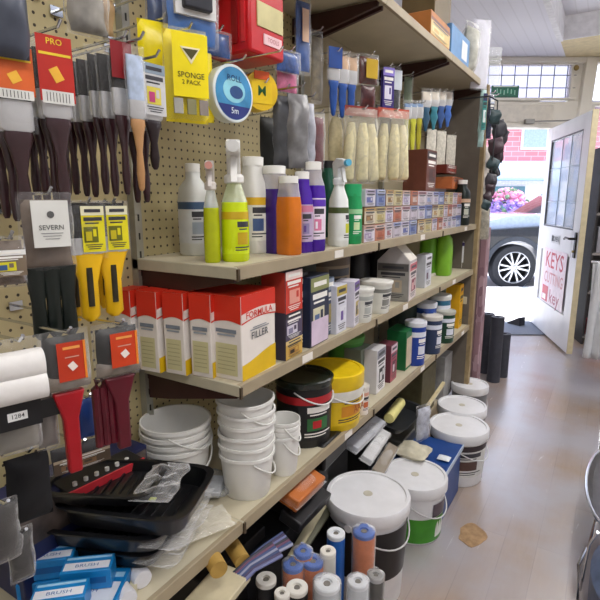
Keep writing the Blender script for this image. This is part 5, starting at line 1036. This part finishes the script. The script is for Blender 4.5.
# string of dark knobbly sponges
t = thing('sponge_string', 'hanging string of dark knobbly objects against the bright doorway', 'string', AX(497, 112, -.62), 0)
pts = [(495, 117, 11, 10), (499, 130, 14, 13), (503, 137, 9, 12), (496, 146, 15, 11), (497, 156, 12, 10), (493, 164, 12, 9), (495, 172, 10, 8), (491, 180, 11, 9), (490, 189, 10, 9), (488, 198, 9, 8), (486, 205, 8, 7)]
for i, (px, py, w_, h_) in enumerate(pts):
    q = AX(px, py, -.62); k_ = K(q); q = q-t.location; rr = w_*k_*.6; hh = h_*k_*.7
    mb = MB().bag(rr*2, hh*2, rr*1.4, M(['2f4448', '33333a', '3f3c44', '443038', '3a2c34'][i % 5], .5, var=.3), T(*q) @ RZ(-.6) @ FX @ RZ(.4*math.sin(i*2.3)), amp=.02, fr=30, seed=i, nx=8, ny=8); mb.build('knob', t, smooth=50)
MB().tube([(-.24, .06, .10), (-.05, 0, .09), (0, 0, .06), (0, 0, 0), (-.0, -.06, -.55)], .004, M('2a2a2e', .5)).build('cord', t)

# ================================================================ RIGHT SIDE
t = thing('window_display', 'dark shelving of the window display behind the open white door', 'shelving', (.22, 6.15, 0), FR*.6)
dk_ = M('2f2c2c', .6, var=.2); MB().box((0, .15, 1.0), (.85, .02, 2.0), M('4a4648', .7)).build('back_panel', t)
for z in (.08, .55, .95, 1.35, 1.75): MB().box((0, 0, z), (.85, .3, .025), M('8a8480', .5)).build('shelf', t, bevel=.002)
for x in (-.42, .42): MB().box((x, 0, 1.0), (.02, .3, 2.0), dk_).build('side_panel', t)
DP = t
def wdisp(label, x, z, w_, h_, col, name='boxed_item', cat='box', pr=None):
    p = Matrix.Rotation(DP.rotation_euler[2], 4, 'Z') @ Vector((x, -.05, 0)); o = thing(name, label, cat, (DP.location.x+p.x, DP.location.y+p.y, z), DP.rotation_euler[2], 'goods in the window display')
    MB().box((0, 0, h_/2), (w_, .14, h_), M(col, .5, var=.2)).build('carton', o, bevel=.003)
    MB().box((0, -.0708, h_*.5), (w_*.8, .001, h_*.6), pr or PM([col, '8a8a90', col], 18)).build('label', o)
wdisp('grey-brown box on the top shelf of the window display', -.2, 1.763, .3, .2, '5a544e')
wdisp('dark box on the second window display shelf from the top', -.22, 1.363, .26, .22, '2a2628')
wdisp('grey box with a small violet square in the window display', -.2, .963, .36, .26, '9a9aa0', pr=PM(['9a9aa0', '5a4a9a', 'a8a8ac'], 10))
wdisp('green-grey box with a black top on the lower display shelf', -.2, .563, .34, .22, '8aa094')
wdisp('low red-banded box at the foot of the window display', -.2, .093, .36, .16, 'a83a4a')
wdisp('pale grey sheet box on the foot shelf of the window display', .2, .093, .3, .3, 'b8bcbc')
# white wrapped sheet and dark rail at the right edge
c_ = AY(593, 262, 4.3); t = thing('plastic_sheet', 'tall white translucent plastic sheeting hanging at the right edge', 'sheet', c_, 0)
mb = MB(); n = 12; HS = c_.z-.3
for j in range(16):
    for i in range(n+1):
        u = i/n; v = j/15; mb.v.append(Vector((.0+.2*u+.010*math.sin(u*24+v*3), .02*math.sin(u*19+v*2), -v*HS)))
for j in range(15):
    for i in range(n): a = j*(n+1)+i; mb.f.append([a, a+1, a+n+2, a+n+1]); mb.m.append(0)
mb.mats = [M('e8ecf0', .4, trans=.2, var=.05)]; mb.build('sheet', t, smooth=80, solid=.003)
MB().cyl((-.01, 0, .0), (.3, 0, .0), .01, chrome).cyl((.3, 0, -c_.z), (.3, 0, 0), .01, chrome).build('rail', t)
t = thing('wire_rack', 'chrome wire rack with curved loops at the lower right edge', 'rack', (.0, 0, 0), 0)
def wire(pts, m=chrome, r=.006):
    P = [AX(px, py, .02) if 0 else AZ(px, py, z) for px, py, z in pts]
    Q = []
    for i in range(len(P)-1):
        a = P[max(0, i-1)]; b = P[i]; c_ = P[i+1]; d = P[min(len(P)-1, i+2)]
        for k in range(6):
            s = k/6; Q.append(.5*((2*b)+(c_-a)*s+(2*a-5*b+4*c_-d)*s*s+(-a+3*b-3*c_+d)*s**3))
    Q.append(P[-1]); return MB().tube(Q, r, m)
RZ0 = .25
def rim(z0, yc, rx, ry, n=28): return [Vector((.13+rx*math.cos(a), yc+ry*math.sin(a), z0)) for a in [2*PI*k/n for k in range(n+1)]]
# basket of the rack: an oval wire rim with a dark shallow pan, then a post
MB().tube(rim(.25, 2.46, .105, .38), .007, chrome).build('basket_rim', t)
MB().loft([(.21, .05, .2, .13, 2.46), (.225, .085, .33, .13, 2.46), (.248, .098, .37, .13, 2.46), (.235, .08, .32, .13, 2.46)], M('4d4a4a', .35, .4, var=.2), n=30).build('pan', t)
MB().tube([(.07, 2.8, .25), (.05, 2.95, .5), (.045, 2.98, 1.0)], .006, chrome).build('post', t)
MB().tube([(.07, 2.13, .25), (.055, 2.08, .12), (.05, 2.06, 0.01)], .006, chrome).build('post', t)
MB().tube([(.05, 2.06, .16), (.03, 2.0, .12), (.04, 1.96, .0)], .006, chrome).build('foot', t)
MB().tube([(.07, 1.8, .4), (.055, 1.95, .25), (.045, 2.0, .012)], .005, chrome).build('brace', t)
MB().tube([(.19, 2.8, .25), (.2, 2.82, .0)], .006, chrome).tube([(.19, 2.13, .25), (.2, 2.1, .0)], .006, chrome).build('post', t)
tag(MB().loft([(.0, .06, .16), (.02, .075, .19), (.2, .08, .2), (.24, .05, .14)], M('5c6a86', .5, var=.3), n=20).build('cloth_bag', loc=(.145, 1.9, 0)), 'blue-grey bag slumped below the chrome rack at the lower right', 'bag')
# a tube light over the aisle (only its far end reaches the picture)
for y_, l in ((.1, 'tube light over the near part of the aisle'), (2.5, 'tube light over the middle of the aisle'), (4.7, 'tube light over the aisle near the door')):
    t = thing('ceiling_light', l, 'light', (.35, y_, 2.92), 0, 'ceiling tube lights'); MB().box((0, 0, .19), (.1, 1.5, .05), M('e8e8e8', .5)).build('housing', t, bevel=.005)
    for s_ in (-.6, .6): MB().cyl((0, s_, .21), (0, s_, .35), .01, M('d0d0d0', .5)).build('rod', t)
    MB().cyl((0, -.72, .15), (0, .72, .15), .014, M('fff8ee', .4, emit=3)).build('tube', t)
